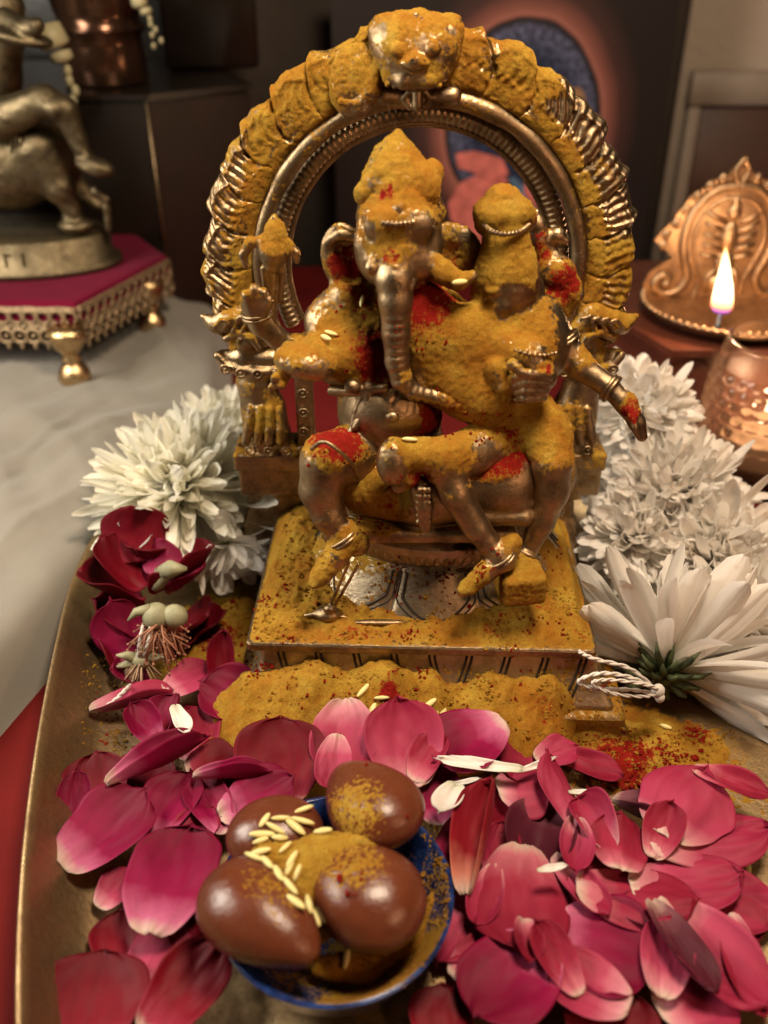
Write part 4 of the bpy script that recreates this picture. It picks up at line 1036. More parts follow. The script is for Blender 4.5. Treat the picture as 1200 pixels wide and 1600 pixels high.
def at3(px, py, Y): return at_y(px, py, Y)
beads([at3(757, 352, -1.9), at3(770, 362, -2.35), at3(790, 366, -2.5), at3(812, 362, -2.35), at3(826, 352, -1.8)], .10, 'hair_band', 17)
beads([at3(574, 338, -2.0), at3(592, 346, -2.75), at3(620, 350, -3.0), at3(650, 346, -2.75), at3(672, 336, -2.0)], .11, 'forehead_band', 22)
beads([at3(800, 545, -3.35), at3(822, 552, -3.7), at3(846, 556, -3.75), at3(868, 552, -3.4)], .09, 'wrist_beads', 11)
# pad under her foot
b = SDF(); b.rbox(T(812, 906, -5.2, 1)[0], (.85, .9, .62), rd=.18, rot=(0, 0, 8)); b.tube([T(806, 885, -5, 16), T(824, 880, -4.8, 14)], .2)
V, F = b.mesh(.06); V, at = cake(V, F, base=.7, up=.3, thick=.14, seed=5, reds=[(805, 915, -5.5, 14, .35)]); mesh_obj('foot_rest', V, F, M_IDOL, idol, attrs=at)
# held emblems: mace (left), noose and lotus (right)
b = SDF()
b.tube([T(428, 340, .1, 5), T(430, 362, .1, 16), T(428, 392, .1, 24), T(426, 412, .1, 15)], .15)
b.tube([T(412, 378, .1, 10), T(392, 380, .1, 8), T(380, 398, .1, 7), T(384, 415, .1, 5)], .1); b.tube([T(446, 380, .1, 9), T(462, 395, .1, 7), T(464, 408, .1, 5)], .1)
b.tube([T(426, 410, .1, 9), T(424, 450, .2, 10), T(424, 500, .3, 10)], .1); b.tube([T(412, 420, 0, 6), T(418, 460, .1, 6)], .08); b.tube([T(442, 418, .1, 5), T(438, 470, .2, 5)], .08)
V, F = b.mesh(.06); V, at = cake(V, F, base=-.15, up=.4, thick=.12, seed=15, blobs=[(429, 360, 0, 38, .8), (388, 385, 0, 20, .4)], reds=[(428, 400, -.6, 14, .35)], bare=[(426, 460, 0, 45, .7)])
mesh_obj('held_mace', V, F, M_IDOL, idol, attrs=at)
b = SDF()
b.tube([T(838, 332, .3, 6), T(840, 350, .3, 13), T(842, 375, .3, 16), T(848, 400, .3, 12)], .12); b.tube([T(848, 372, .3, 9), T(870, 368, .3, 13), T(884, 376, .2, 7)], .12); b.tube([T(852, 378, .3, 12), T(866, 395, .3, 8)], .12)
b.tube([T(850, 400, .3, 14), T(866, 425, .1, 28), T(885, 455, .1, 24), T(872, 485, .2, 24), T(858, 470, 0, 30)], .25)
b.tube([T(860, 480, .2, 26), T(840, 510, .2, 26), T(800, 520, .3, 28)], .25); b.tube([T(892, 470, 0, 14), T(905, 462, 0, 8)], .1)
V, F = b.mesh(.07); V, at = cake(V, F, base=-.1, up=.5, thick=.14, seed=17, blobs=[(860, 430, 0, 30, .6), (875, 470, 0, 40, .5)], reds=[(878, 440, -.3, 30, 1.0), (840, 375, 0, 26, .8), (845, 400, 0, 18, .8), (880, 470, -.4, 30, .5)], bare=[(868, 375, 0, 18, .5)])
mesh_obj('held_noose_and_hand', V, F, M_IDOL, idol, attrs=at)
# small mouse and rods at the slab's front
b = SDF(); mz = 4.3
q = at_z(512, 962, 4.45); b.ell(q+np.array([0, 0, .1]), (.55, .42, .32), k=.1); b.ell(q+np.array([.1, -.1, .45]), (.26, .22, .2), k=.1); b.tube([(q+np.array([-.9, 0, 0]), .1), (q+np.array([-.3, 0, .1]), .16)], .08); b.tube([(q+np.array([.3, 0, 0]), .14), (q+np.array([.9, -.1, -.05]), .08)], .08)
b.tube([(q+np.array([.1, 0, .5]), .07), T(545, 880, -5.0, 2.5)], .05); b.tube([(q+np.array([.25, 0, .4]), .07), T(560, 882, -4.9, 2.5)], .05)
V, F = b.mesh(.04); V, at = cake(V, F, base=-.1, up=.3, thick=.06, reds=[(515, 945, -5.6, 10, .6)]); mesh_obj('mouse_mount', V, F, M_IDOL, idol, attrs=at)

# halo arch with ripples and beads, makara ends, posts
AY = 4.0; ac = at_y(655, 425, AY); ARX = cmr(655, 425, AY, 1)
def arch():
    n_t, n_r = 1100, 110; th = np.linspace(R(-24), R(204), n_t); V = []
    TH, RR = np.meshgrid(th, np.linspace(0, 1, n_r), indexing='ij'); TH = TH.ravel(); U = RR.ravel()
    lob = 19
    s = (TH+R(24))/R(228)*lob+.25*np.sin(TH*2.2)+np.where(TH > R(90), 1, -1)*.55*(U-.4)**2*1.6+.10*fbm(np.stack([TH*6, U*4, TH*0], 1), 3, 61); fr = s-np.floor(s); li = np.floor(s)
    hl_ = _hash(li.astype(np.int64), li.astype(np.int64)*0+3, li.astype(np.int64)*0, 5)
    fr2 = np.where(TH > R(90), fr, 1-fr)
    scal = .34*(fr2**.6)*(.6+.7*hl_)*sstep(0, .12, 1-fr2)-.30+.18*fbm(np.stack([TH*16, TH*0, TH*0], 1), 3, 12)
    Ro = 9.15+scal+.10*fbm(np.stack([TH*9, TH*0, TH*0], 1), 3, 2)
    Ri = 6.95
    r_ = Ri+(Ro-Ri)*U
    x = ac[0]+r_*np.cos(TH)*1.0; z = ac[2]+r_*np.sin(TH)*1.03
    # relief height toward the viewer
    body = .42*np.sqrt(np.clip(1-(2*U-1)**4, 0, 1))
    # curl motifs per lobe: spiral ridges
    lx = (fr-.5)*2; ly = (U-.62)*2.2
    ang = np.arctan2(ly, lx); dist = np.hypot(lx, ly)
    hair = .042*np.sin(2*np.pi*(fr*4.6+.9*np.sin(U*3+hl_*5)+1.2*(U-.6)**2))*sstep(.35, .5, U)*(1-sstep(.93, 1., U))
    knob = .11*np.exp(-(np.hypot((fr-.5)*2.2, (U-.52-.2*hl_)*3.2)/.34)**2)*(hl_ > .35)
    groove = -.16*(np.exp(-((fr-.0)/.06)**2)+np.exp(-((fr-1.0)/.06)**2))*sstep(.2, .6, U+.4*hl_)
    beads = .07*np.clip(np.cos(TH*150)+.2, 0, 1)*np.exp(-((U-.33-.22*fr)/.04)**2)
    rng_ = .10*np.exp(-((U-.80-.1*np.sin(fr*3.1))/.05)**2)
    ring0 = 0
    bare_ = np.clip(sstep(R(8), R(16), TH)*(1-sstep(R(50), R(60), TH))+.45*sstep(R(135), R(150), TH)*(1-sstep(R(185), R(200), TH))+.5*(1-sstep(R(-5), R(4), TH)), 0, 1)
    big = .55*fbm(np.stack([TH*6, U*2.5, TH*0], 1), 4, 6)
    pm = fbm(np.stack([TH*7, U*4, TH*0], 1), 4, 11)
    cov = .86-bare_*.85*sstep(.25, .6, U+.3*pm)+.75*pm-.5*(U < .04)-.25*np.clip(-(hair+groove+ring0), 0, .2)*5
    cov = np.clip(cov, 0, 1.2); m_ = sstep(.3, .7, cov)
    det = (hair+knob+groove+beads+rng_)*(1-.45*m_)
    h = body+det+big*.16+m_*(.04+.06*fbm(np.stack([x*2, z*2, x*0], 1), 3, 3)+.02*fbm(np.stack([x*7, z*7, x*0], 1), 3, 8))
    y = AY-.1-h*np.where((U <= 0) | (U >= 1), 0, 1)+.0
    V = np.stack([x, y, z], 1)
    yb = np.full(len(x), AY+.28); Vb = np.stack([x, yb, z], 1)
    i = np.arange((n_t-1)*(n_r-1)); a_ = (i//(n_r-1))*n_r+i % (n_r-1)
    F = np.stack([a_, a_+n_r, a_+n_r+1, a_+1], 1); nb = len(V); Fb = F[:, ::-1]+nb
    e = np.arange(n_t-1)*n_r; s1 = np.stack([e, e+nb, e+n_r+nb, e+n_r], 1); e2 = e+n_r-1; s2 = np.stack([e2, e2+n_r, e2+n_r+nb, e2+nb], 1)
    Vt = np.concatenate([V, Vb]); at = {'pow': np.r_[np.clip(cov, 0, 1), np.full(nb, .3)], 'red': np.zeros(2*nb)}
    return Vt, np.concatenate([F, Fb, s1, s2]), at
V, F, at = arch(); ARCH = mesh_obj('halo_arch', V, F, M_IDOL, idol, attrs=at)
# inner roll and recessed ribbed ring
def ring_tube(r0, y0, rt, t0, t1, n=260, m=14, ribs=0, ramp_=0, name='', powd=.1):
    th = np.linspace(R(t0), R(t1), n); ph = np.linspace(0, 2*math.pi, m, endpoint=False); V = []
    for t in th:
        rr_t = rt*(1+ramp_*math.sin(t*ribs)) if ribs else rt*(1+.06*math.sin(t*11)+.04*math.sin(t*23))
        for p_ in ph:
            rad = r0+rr_t*math.cos(p_); V.append((ac[0]+rad*math.cos(t), y0-rr_t*math.sin(p_), ac[2]+1.03*rad*math.sin(t)))
    V = np.array(V); F = []
    for j in range(n-1):
        i = np.arange(m); F.append(np.stack([j*m+i, j*m+(i+1) % m, (j+1)*m+(i+1) % m, (j+1)*m+i], 1))
    F = np.concatenate(F)
    at = {'pow': np.clip(powd+.35*fbm(V*.5, 3, 4), 0, 1), 'red': 0*V[:, 0]}
    return mesh_obj(name, V, F, M_IDOL, idol, attrs=at)
ring_tube(6.72, AY-.25, .34, -24, 204, name='inner_roll', powd=.30)
ring_tube(6.05, AY+.55, .36, -24, 204, n=1600, ribs=150, ramp_=.05, name='ribbed_ring', powd=.1)
ring_tube(5.62, AY+.75, .15, -24, 204, name='rear_ring', powd=.0)

# guardian face on top of the arch
b = SDF(); FY_ = AY-.9
def t_(px, py, dy, r_): return T(px, py, FY_+dy, r_)
b.tube([t_(625, 70, .3, 46), t_(675, 72, .3, 46)], .3); b.ell(t_(650, 100, 0, 1)[0], (1.3, .9, .95), k=.3)
b.ell(t_(598, 52, .2, 1)[0], (.55, .5, .62), k=.15); b.ell(t_(704, 50, .2, 1)[0], (.5, .5, .6), k=.15); b.ell(t_(655, 30, .3, 1)[0], (.42, .4, .34), k=.1); b.ell(t_(637, 40, .2, 1)[0], (.3, .3, .3), k=.1)
b.ell(t_(620, 78, -.8, 1)[0], (.26, .22, .26), k=.06); b.ell(t_(677, 76, -.8, 1)[0], (.26, .22, .26), k=.06)
b.ell(t_(648, 98, -.95, 1)[0], (.42, .3, .28), k=.1); b.tube([t_(632, 100, -.9, 6), t_(648, 90, -1, 7), t_(665, 100, -.9, 6)], .06)
b.tube([t_(610, 118, -.3, 13), t_(630, 126, -.6, 12), t_(668, 126, -.6, 12), t_(690, 114, -.3, 13)], .12)
b.tube([t_(606, 92, 0, 12), t_(595, 70, .1, 12)], .15); b.tube([t_(694, 90, 0, 12), t_(702, 70, .1, 12)], .15)
for i in range(9): b.ell(t_(606+10*i, 132+2*math.sin(i)+ (4-abs(i-4))*1.2, -.55, 1)[0], (.11, .11, .11), k=.02)
b.tube([t_(590, 100, 0, 8), t_(578, 140, 0, 9), t_(560, 168, 0, 9)], .1); b.tube([t_(545, 90, .3, 9), t_(530, 130, .3, 9), t_(540, 165, .3, 8), t_(560, 172, .2, 7)], .1)
b.ell(t_(556, 128, .35, 1)[0], (1.0, .5, 1.3), rot=(0, 14, 0), k=.15)
for i in range(6): b.ell(t_(532+7*i, 160+3*i-.6*i*i, -.15, 1)[0], (.09, .1, .14), k=.02)
V, F = b.mesh(.055); V, at = cake(V, F, base=.42, up=.35, thick=.12, seed=41, bare=[(598, 52, 2.8, 16, .7), (704, 50, 2.8, 12, .4), (640, 128, 2.4, 40, .5), (655, 30, 3, 14, .5), (648, 100, 2, 12, .35)])
mesh_obj('guardian_face', V, F, M_IDOL, idol, attrs=at)
b = SDF(); b.tube([t_(652, 142, .1, 9), t_(652, 166, .1, 9)], .05); 
for sg in (-1, 1): b.tube([t_(652+sg*10, 140, .2, 5), t_(652+sg*20, 153, .2, 5), t_(652+sg*12, 168, .2, 5)], .05)
b.tube([t_(600, 150, .5, 16), t_(652, 156, .6, 16), t_(706, 150, .5, 16)], .1)
V, F = b.mesh(.05); V, at = cake(V, F, base=-.5, up=.1, thick=.03); mesh_obj('pendant_bar', V, F, M_IDOL, idol, attrs=at)

# side posts with ringed bands, makara corners and clawed feet
def post(sg):
    b = SDF(); X = lambda px: px if sg < 0 else 1310-px
    YY = AY-.3
    b.tube([T(X(316), 494, YY, 4), T(X(338), 506, YY, 14), T(X(358), 500, YY, 19), T(X(385), 495, YY, 23), T(X(405), 520, YY, 22), T(X(385), 535, YY, 18)], .25)      # makara snout
    b.tube([T(X(348), 556, YY, 10), T(X(380), 560, YY, 17), T(X(425), 560, YY, 17)], .25)
    b.tube([T(X(340), 556, YY-.3, 7), T(X(356), 574, YY-.4, 8), T(X(400), 582, YY-.5, 10), T(X(445), 580, YY-.4, 8)], .08)
    b.tube([T(X(400), 598, YY, 30), T(X(412), 640, YY, 33), T(X(418), 680, YY, 38)], .3)
    for i in range(4): b.tube([T(X(392+15*i), 640, YY-.9, 7), T(X(388+17*i), 672, YY-1.1, 8), T(X(384+18*i), 690, YY-1.2, 7)], .06)
    b.rbox(T(X(428), 705, YY, 1)[0], (1.75, 1.2, .42), rd=.1, k=.08)
    b.rbox(T(X(428), 735, YY+.1, 1)[0], (1.55, 1.0, .85), rd=.12, k=.1)
    b.rbox(T(X(478), 650, YY, 1)[0], (.40, .5, 2.6), rd=.1, k=.08)
    b.tube([T(X(352), 530, YY-.6, 5), T(X(372), 520, YY-.7, 6), T(X(392), 528, YY-.8, 5), T(X(405), 545, YY-.8, 5)], .05)
    for i in range(4): b.tube([T(X(335+14*i), 512+4*i, YY-.75, 3.5), T(X(346+14*i), 500-2*i, YY-.85, 3.5), T(X(360+14*i), 505-2*i, YY-.85, 3.5)], .03)
    V, F = b.mesh(.07); V, at = cake(V, F, base=.12 if sg < 0 else .1, up=.4, thick=.13, seed=51+sg, blobs=[(X(385), 520, YY, 45, .3), (X(415), 660, YY-.6, 50, .35)], bare=[(X(345), 560, YY-.5, 22, .5), (X(478), 650, YY-.4, 50, .35)])
    mesh_obj('side_post', V, F, M_IDOL, idol, attrs=at)
    rg = MB()
    for px_, py_ in [(352, 577), (376, 583), (402, 585), (428, 582), (392, 704), (420, 705), (448, 705), (472, 705), (474, 645), (474, 675), (473, 615)]:
        c_, r1 = T(X(px_), py_, YY-1.28 if py_ > 700 else (YY-.62 if px_ > 460 else YY-.8), 7)
        rg.tube([c_+np.array([r1*math.cos(a_), 0, r1*math.sin(a_)]) for a_ in np.linspace(0, 2*math.pi, 13)[:-1]], r1*.28, 6, True); rg.ell(c_, (r1*.35,)*3, 8)
    V = np.array(rg.V); rg.obj('ring_studs', M_IDOL, idol, attrs={'pow': np.full(len(V), .2), 'red': 0*V[:, 0]})
post(-1); post(1)

# ------------------------------------------------------------------ loose powder (heightfields)
def heap(name, x0, x1, y0, y1, step, hf, thr, label, parent=None, under=-.05):
    nx = int((x1-x0)/step); ny = int((y1-y0)/step)
    V, F = grid_mesh(x0, x1, y0, y1, nx, ny, lambda X, Y: X*0)
    z, base, red = hf(V[:, 0], V[:, 1]); V[:, 2] = z
    ok = (z > base+thr); keepF = ok[F].any(1); F = F[keepF]
    V[:, 2] = np.where(ok, z, base+under)
    used = np.unique(F); mp = np.full(len(V), -1); mp[used] = np.arange(len(used))
    V = V[used]; F = mp[F]; red = red[used]
    o = mesh_obj(name, V, F, M_POW, parent, attrs={'red': np.clip(red, 0, 1)})
    tag(o, label, kind='stuff'); return o
def P3(X, Y, s, z=0): return np.stack([X*s, Y*s, X*0+z], 1)
# on the slab, banked against the lotus
def slab_h(X, Y):
    c, s = math.cos(-YAW), math.sin(-YAW); xr = (X-IX)*c-(Y-IY)*s+IX; yr = (X-IX)*s+(Y-IY)*c+IY
    d = np.hypot((xr-LX)/6.3, (yr-LYc)/4.7)
    inside = np.minimum(6.98-np.abs(xr-XC), np.minimum(yr+6.12, 5.3-yr))
    bank = .30*np.exp(-np.clip(d-1, 0, 9)*4.5)*(.7+.8*fbm(P3(X, Y, .5), 3, 3))
    lft = 1.1*np.exp(-((X+3.7)/1.5)**2-((Y-.4)/3.0)**2)+.9*np.exp(-((X-7.3)/1.4)**2-((Y+1)/3.2)**2)+.5*np.exp(-((X-5.4)/1.5)**2-((Y+5)/.9)**2)
    n = .10+.22*fbm(P3(X, Y, .55), 4, 7)+.22*fbm(P3(X, Y, 2.0), 5, 9)+.09*fbm(P3(X, Y, 7), 3, 2)
    z = 4.16+(bank+lft+n)*sstep(-.02, .55, inside)
    red = .16+.38*sstep(.2, .7, fbm(P3(X, Y, .9), 3, 21))+.4*np.exp(-((X+1.2)/1.2)**2-((Y+5.6)/.6)**2)
    return np.where(inside > -.02, z, 0), 4.16+0*X, red
heap('turmeric_on_slab', -6, 10, -8, 5.6, .075, slab_h, .03, 'turmeric powder heaped on the slab around the lotus seat', idol)
# front heap covering the band and base, spreading onto the tray
def front_h(X, Y):
    c, s = math.cos(-YAW), math.sin(-YAW); xr = (X-IX)*c-(Y-IY)*s+IX; yr = (X-IX)*s+(Y-IY)*c+IY
    base = np.where((np.abs(xr-XC) < 8.4) & (yr > -7.5), .42, .0); base = np.where((np.abs(xr-XC) < 8.1) & (yr > -7.3), 1.45, base)
    u = xr-XC
    crest = 3.15*np.exp(-((u+3.0)/2.3)**2)+2.9*np.exp(-((u+.2)/2.1)**2)+2.6*np.exp(-((u-2.6)/2.0)**2)+2.35*np.exp(-((u-5.2)/1.7)**2)+2.5*np.exp(-((u+5.6)/1.6)**2)+1.9*np.exp(-((u+7.4)/1.3)**2)
    crest = np.minimum(crest+.3, 3.4)
    crest = crest*(.9+.25*fbm(P3(X, Y*0, .7), 3, 5))
    d = np.clip(-6.75-yr, 0, 9)*(1+.30*fbm(P3(X, Y, .45), 3, 8))                     # distance in front of the band
    z = crest*np.exp(-(d/2.15)**1.5)-np.clip(u-4.2, 0, 9)*.45*sstep(0, .6, d)-.10*sstep(1.5, 3.5, d)
    z += (.26*fbm(P3(X, Y, .6), 3, 13)+.17*fbm(P3(X, Y, 1.9), 4, 14)+.05*fbm(P3(X, Y, 9), 3, 15))*np.clip(z, .25, 1)
    z += .10*sstep(-.1, .5, fbm(P3(X, Y, 3.1), 4, 71))*np.clip(.25+z, 0, 1)
    z = np.where(yr > -6.2, -9, z)
    red = .12+.32*sstep(.2, .7, fbm(P3(X, Y, .8), 3, 33))+.95*np.exp(-((X-.2)/.5)**2-((Y+7.4)/.5)**2)
    return z, base, red
heap('turmeric_heap', -7.5, 11, -11.4, -5.9, .065, front_h, .03, 'long bank of turmeric powder spilling over the front of the stepped base')
def floor_h(X, Y):
    L = []
    z = np.full(len(X), -.06)
    for px, py, r_, h in [(980, 1165, 3.2, .32), (900, 1150, 2.2, .5), (1080, 1170, 2.4, .2), (960, 1200, 1.8, .35), (360, 1010, 3, .28), (400, 960, 2.4, .5), (330, 960, 2.4, .2), (280, 1010, 2.0, .14), (175, 1060, 1.3, .12), (880, 880, 2.5, .6), (420, 870, 2.2, .7), (600, 1190, 2.5, .2), (450, 1140, 2, .4)]:
        c = G3(px, py, 0); d = np.hypot(X-c[0], Y-c[1]); z = z+h*(1-sstep(r_*.2, r_, d))
    z = z+.13*fbm(P3(X, Y, 1.1), 4, 41)+.10*fbm(P3(X, Y, 4), 4, 42)+.04*fbm(P3(X, Y, 12), 2, 43)
    red = .1+.25*fbm(P3(X, Y, .7), 3, 44)
    for px, py, r_, h in [(960, 1205, 2.0, .85), (1000, 1180, 1.2, .5), (340, 1000, 1.6, .6), (300, 1000, 1.2, .6), (280, 1050, .9, .6), (1090, 1150, 1.2, .5)]:
        c = G3(px, py, 0); d = np.hypot(X-c[0], Y-c[1]); red = red+h*(1-sstep(r_*.2, r_, d))
    ins = ((X+.15*(Y-TCY)-TCX)/(TA-2.9))**2+((Y-TCY)/(TB-2.9))**2 < .97
    return np.where(ins, z, -9), 0*X, red
heap('turmeric_scatter', -12, 15, -15, 4, .085, floor_h, .012, 'turmeric and red kumkum scattered thinly over the tray floor')
# kumkum crumbs
def crumbs(name, L, label, sc=1.0):
    V = []; F = []; base = MB(); base.ell((0, 0, 0), (1, 1, 1), 8); bv = np.array(base.V); mb = MB()
    for px, py, r_, n, z in L:
        c = G3(px, py, z)
        for i in range(n):
            a = RNG.uniform(0, 6.28); d = abs(RNG.normal(0, r_*.5)); s = RNG.uniform(.05, .15)*sc
            v = bv*s*RNG.uniform(.7, 1.2, 3); v = v+.25*s*fbm(bv*2+i, 2, i)[:, None]; v += (c[0]+d*math.cos(a), c[1]+d*math.sin(a)*.8, z+s*.7)
            mb.add(v, base.F)
    V = np.array(mb.V); o = mb.obj(name, M_POW, None, attrs={'red': np.full(len(V), 1.0)}); return tag(o, label, kind='stuff')
crumbs('kumkum_crumbs', [(965, 1205, 2.2, 110, .15), (1010, 1190, 1.6, 40, .1), (140, 1140, .5, 22, .02), (160, 1160, .5, 14, .02), (195, 1025, .7, 16, .05), (195, 1060, .5, 10, .05), (330, 1000, 1.5, 50, .2), (940, 1170, 1.8, 40, .3)], 'small red kumkum crumbs strewn over the tray')

# ------------------------------------------------------------------ blue bowl and stones
BC = at_z(523, 1392, 2.7); BR = 185/FPX*np.linalg.norm((BC-CAM) @ np.array([[0], [math.cos(PITCH)], [-math.sin(PITCH)]])); BR = float(BR)
pb = [(1.6, 0), (1.7, .05), (2.5, .35), (3.3, 1.3), (BR-.02, 2.55), (BR+.02, 2.68), (BR-.10, 2.72), (BR-.22, 2.6), (BR-.9, 1.5), (BR-1.7, .75), (.8, .5), (.05, .48)]
def dens(P, k=6):
    out = []
    for (a, b_), (c_, d_) in zip(P[:-1], P[1:]):
        for t in np.linspace(0, 1, k, endpoint=False): out.append((a+(c_-a)*t, b_+(d_-b_)*t))
    out.append(P[-1]); return out
mb = MB(); mb.lathe((BC[0], BC[1], .02), dens(pb), 140); V = np.array(mb.V); F = mb.F
dd = np.hypot(V[:, 0]-BC[0], V[:, 1]-BC[1]); ang = np.arctan2(V[:, 1]-BC[1], V[:, 0]-BC[0])
nrow = np.arange(len(V))//140; inner = nrow > 36
pw = np.where(inner, .30+.22*np.cos(ang+.4)+.35*fbm(V*.9, 3, 3)+np.where(dd < BR-.9, .15, 0), 0)
pw = np.where(inner & (np.abs(ang+1.0) < .7) & (dd > BR-1.2), pw+.25, pw)
bowl = mesh_obj('blue_bowl', V, F, M_GLAZE, attrs={'pow': np.clip(pw, 0, 1), 'red': np.clip(.1+.4*fbm(V*.8, 2, 9), 0, 1)})
tag(bowl, 'small round blue glazed bowl holding the four brown stones', 'bowl')
STONES = []
def stone(px, py, z, rx, ry, rz, rot, tilt, egg, cent, label, seed, amt):
    c = at_z(px, py, z); n = 200; m_ = 110
    a, p_ = np.meshgrid(np.linspace(0, 2*math.pi, n, endpoint=False), np.linspace(0, math.pi, m_)); a = a.ravel(); p_ = p_.ravel()
    x = np.sin(p_)*np.cos(a); y = np.sin(p_)*np.sin(a); zz = np.cos(p_)
    sq = (1+egg*x)
    V = np.stack([rx*x, ry*y*sq, rz*zz*(1+.5*egg*x)], 1)
    V *= (1+.03*fbm(np.stack([x, y, zz], 1)*1.3, 2, seed))[:, None]
    M = np.array((Matrix.Rotation(R(rot), 3, 'Z') @ Matrix.Rotation(R(tilt), 3, 'Y')))
    V = V @ M.T+c; F = []
    for j in range(m_-1):
        i = np.arange(n); F.append(np.stack([j*n+i, (j+1)*n+i, (j+1)*n+(i+1) % n, j*n+(i+1) % n], 1))
    F = np.concatenate(F); Nn = normals(V, F)
    pc_ = at_z(*cent[:2], 4.2); d = np.hypot(V[:, 0]-pc_[0], V[:, 1]-pc_[1])
    cov = amt*(1-sstep(cent[2]*.3, cent[2], d))*sstep(-.1, .5, Nn[:, 2])+.22*fbm(V*1.1, 3, seed)*(d < cent[2]*1.1)
    m2 = sstep(.45, .75, cov); V = V+Nn*(m2*(.03+.05*fbm(V*5, 3, seed)+.03*fbm(V*14, 2, seed+2)))[:, None]
    o = mesh_obj('brown_stone', V, F, M_STONE, attrs={'pow': np.clip(cov, 0, 1), 'red': np.clip(.15+.45*fbm(V*1.3, 2, seed+7), 0, .6)})
    tag(o, label, 'stone', 'polished stones in the blue bowl'); STONES.append((V, F)); return o
stone(578, 1252, 3.7, 2.15, 1.5, 1.15, 122, 14, -.28, (545, 1280, 2.1), 'egg shaped brown stone at the back of the bowl, top speckled yellow and leaning upright', 1, .60)
stone(430, 1303, 3.1, 1.65, 1.4, 1.0, 10, 0, 0, (480, 1330, 1.35), 'dull brown stone half hidden under rice grains', 2, .52)
stone(408, 1432, 3.5, 2.2, 1.45, 1.15, -38, 0, -.28, (440, 1400, 1.7), 'long brown stone overhanging the front rim of the bowl, upper side dusted', 3, .47)
stone(573, 1400, 3.4, 1.9, 1.65, 1.25, -30, 0, .12, (545, 1350, 1.8), 'rounded glossy reddish brown stone with a yellow powder cap beside the powdered bowl wall', 4, .62)
# turmeric packed between the stones
b = SDF(); pcn = at_z(505, 1345, 3.6)
b.ell(pcn, (1.15, 1.0, .75), k=.3); b.ell(at_z(470, 1385, 3.4), (.8, .8, .7), k=.3); b.ell(at_z(560, 1325, 3.7), (.9, .5, .6), k=.3); b.ell(at_z(500, 1420, 2.6), (.6, 1.1, .7), k=.3); b.ell(at_z(430, 1345, 3.3), (.9, .7, .7), k=.3)
b.tube([(at_z(500, 1510, 1.3), .35), (at_z(570, 1510, 1.2), .5), (at_z(640, 1470, 1.5), .35), (at_z(680, 1400, 1.9), .2)], .3)
V, F = b.mesh(.055); Nn = normals(V, F); V = V+Nn*(.08*fbm(V*2, 4, 3)+.05*fbm(V*8, 3, 4))[:, None]
tag(mesh_obj('turmeric_in_bowl', V, F, M_POW, attrs={'red': np.clip(.12+.5*fbm(V*1.5, 2, 5), 0, .5)}), 'turmeric powder packed between the stones in the blue bowl', kind='stuff')
STONES.append((V, F))
# surfaces for dropping grains
allV = []; allF = []
def addS(V, F):
    n = sum(len(v) for v in allV); allV.append(np.asarray(V)); allF.extend([[int(i_)+n for i_ in f_] for f_ in F])
for V_, F_ in STONES: addS(V_, F_)
dg = bpy.context.evaluated_depsgraph_get()
for o in list(bpy.data.objects):
    if o.type == 'MESH' and o.name.split('.')[0] in ('turmeric_heap', 'turmeric_scatter', 'brass_tray', 'slab', 'turmeric_on_slab', 'lotus_seat', 'lap_cloth', 'petal_band', 'deity_figure', 'companion_figure', 'stepped_base', 'blue_bowl'):
        me = o.data; v = np.empty(len(me.vertices)*3); me.vertices.foreach_get('co', v); v = v.reshape(-1, 3)/CM+np.array(o.location)/CM
        if o.parent: v = v+np.array(o.parent.location)/CM
        f4 = [list(p_.vertices) for p_ in me.polygons]; addS(v, f4)
BV = BVHTree.FromPolygons([tuple(v) for v in np.concatenate(allV)], allF)
def hit(px, py):
    d = Vector(ray(px, py)); d.normalize(); h_, n_, i_, dist = BV.ray_cast(Vector(CAM), d)
    return (np.array(h_), np.array(n_)) if h_ is not None else (G3(px, py, .05), np.array([0, 0, 1.]))
def grains(name, regs, rad, redv, label, seed):
    rg = np.random.default_rng(seed); mb = MB(); base = MB(); base.ell((0, 0, 0), (1, 1, 1), 6); bv = np.array(base.V)
    for (x0_, y0_, x1_, y1_, n) in regs:
        cl = [(rg.uniform(x0_, x1_), rg.uniform(y0_, y1_)) for _ in range(max(3, n//14))]
        for i in range(n):
            if rg.random() < .6: q = cl[rg.integers(len(cl))]; px = q[0]+rg.normal(0, 9); py = q[1]+rg.normal(0, 6)
            else: px = rg.uniform(x0_, x1_); py = rg.uniform(y0_, y1_)
            d = Vector(ray(px, py)); d.normalize(); h_, n_, i_, dist = BV.ray_cast(Vector(CAM), d)
            if h_ is None or abs(n_[2]) < .25: continue
            r_ = rg.uniform(*rad)*(1.7 if rg.random() < .08 else 1); v = bv*r_*rg.uniform(.7, 1.25, 3)*(1+.3*rg.normal(0, 1, (len(bv), 1)))
            mb.add(v+np.array(h_)+np.array([0, 0, r_*.5]), base.F)
    o = mb.obj(name, M_POW, None, smooth=False, attrs={'red': np.full(len(mb.V), redv)}); return tag(o, label, kind='stuff')
grains('turmeric_crumbs', [(420, 880, 930, 1000, 420), (390, 1015, 980, 1160, 700), (880, 1130, 1160, 1230, 420), (260, 900, 420, 1070, 260), (130, 1030, 280, 1190, 260), (440, 800, 520, 980, 120), (660, 1290, 700, 1450, 120), (560, 1490, 690, 1540, 60), (640, 1140, 800, 1210, 40)], (.022, .062), 0.0, 'loose yellow turmeric crumbs sprinkled over tray and base', 4)
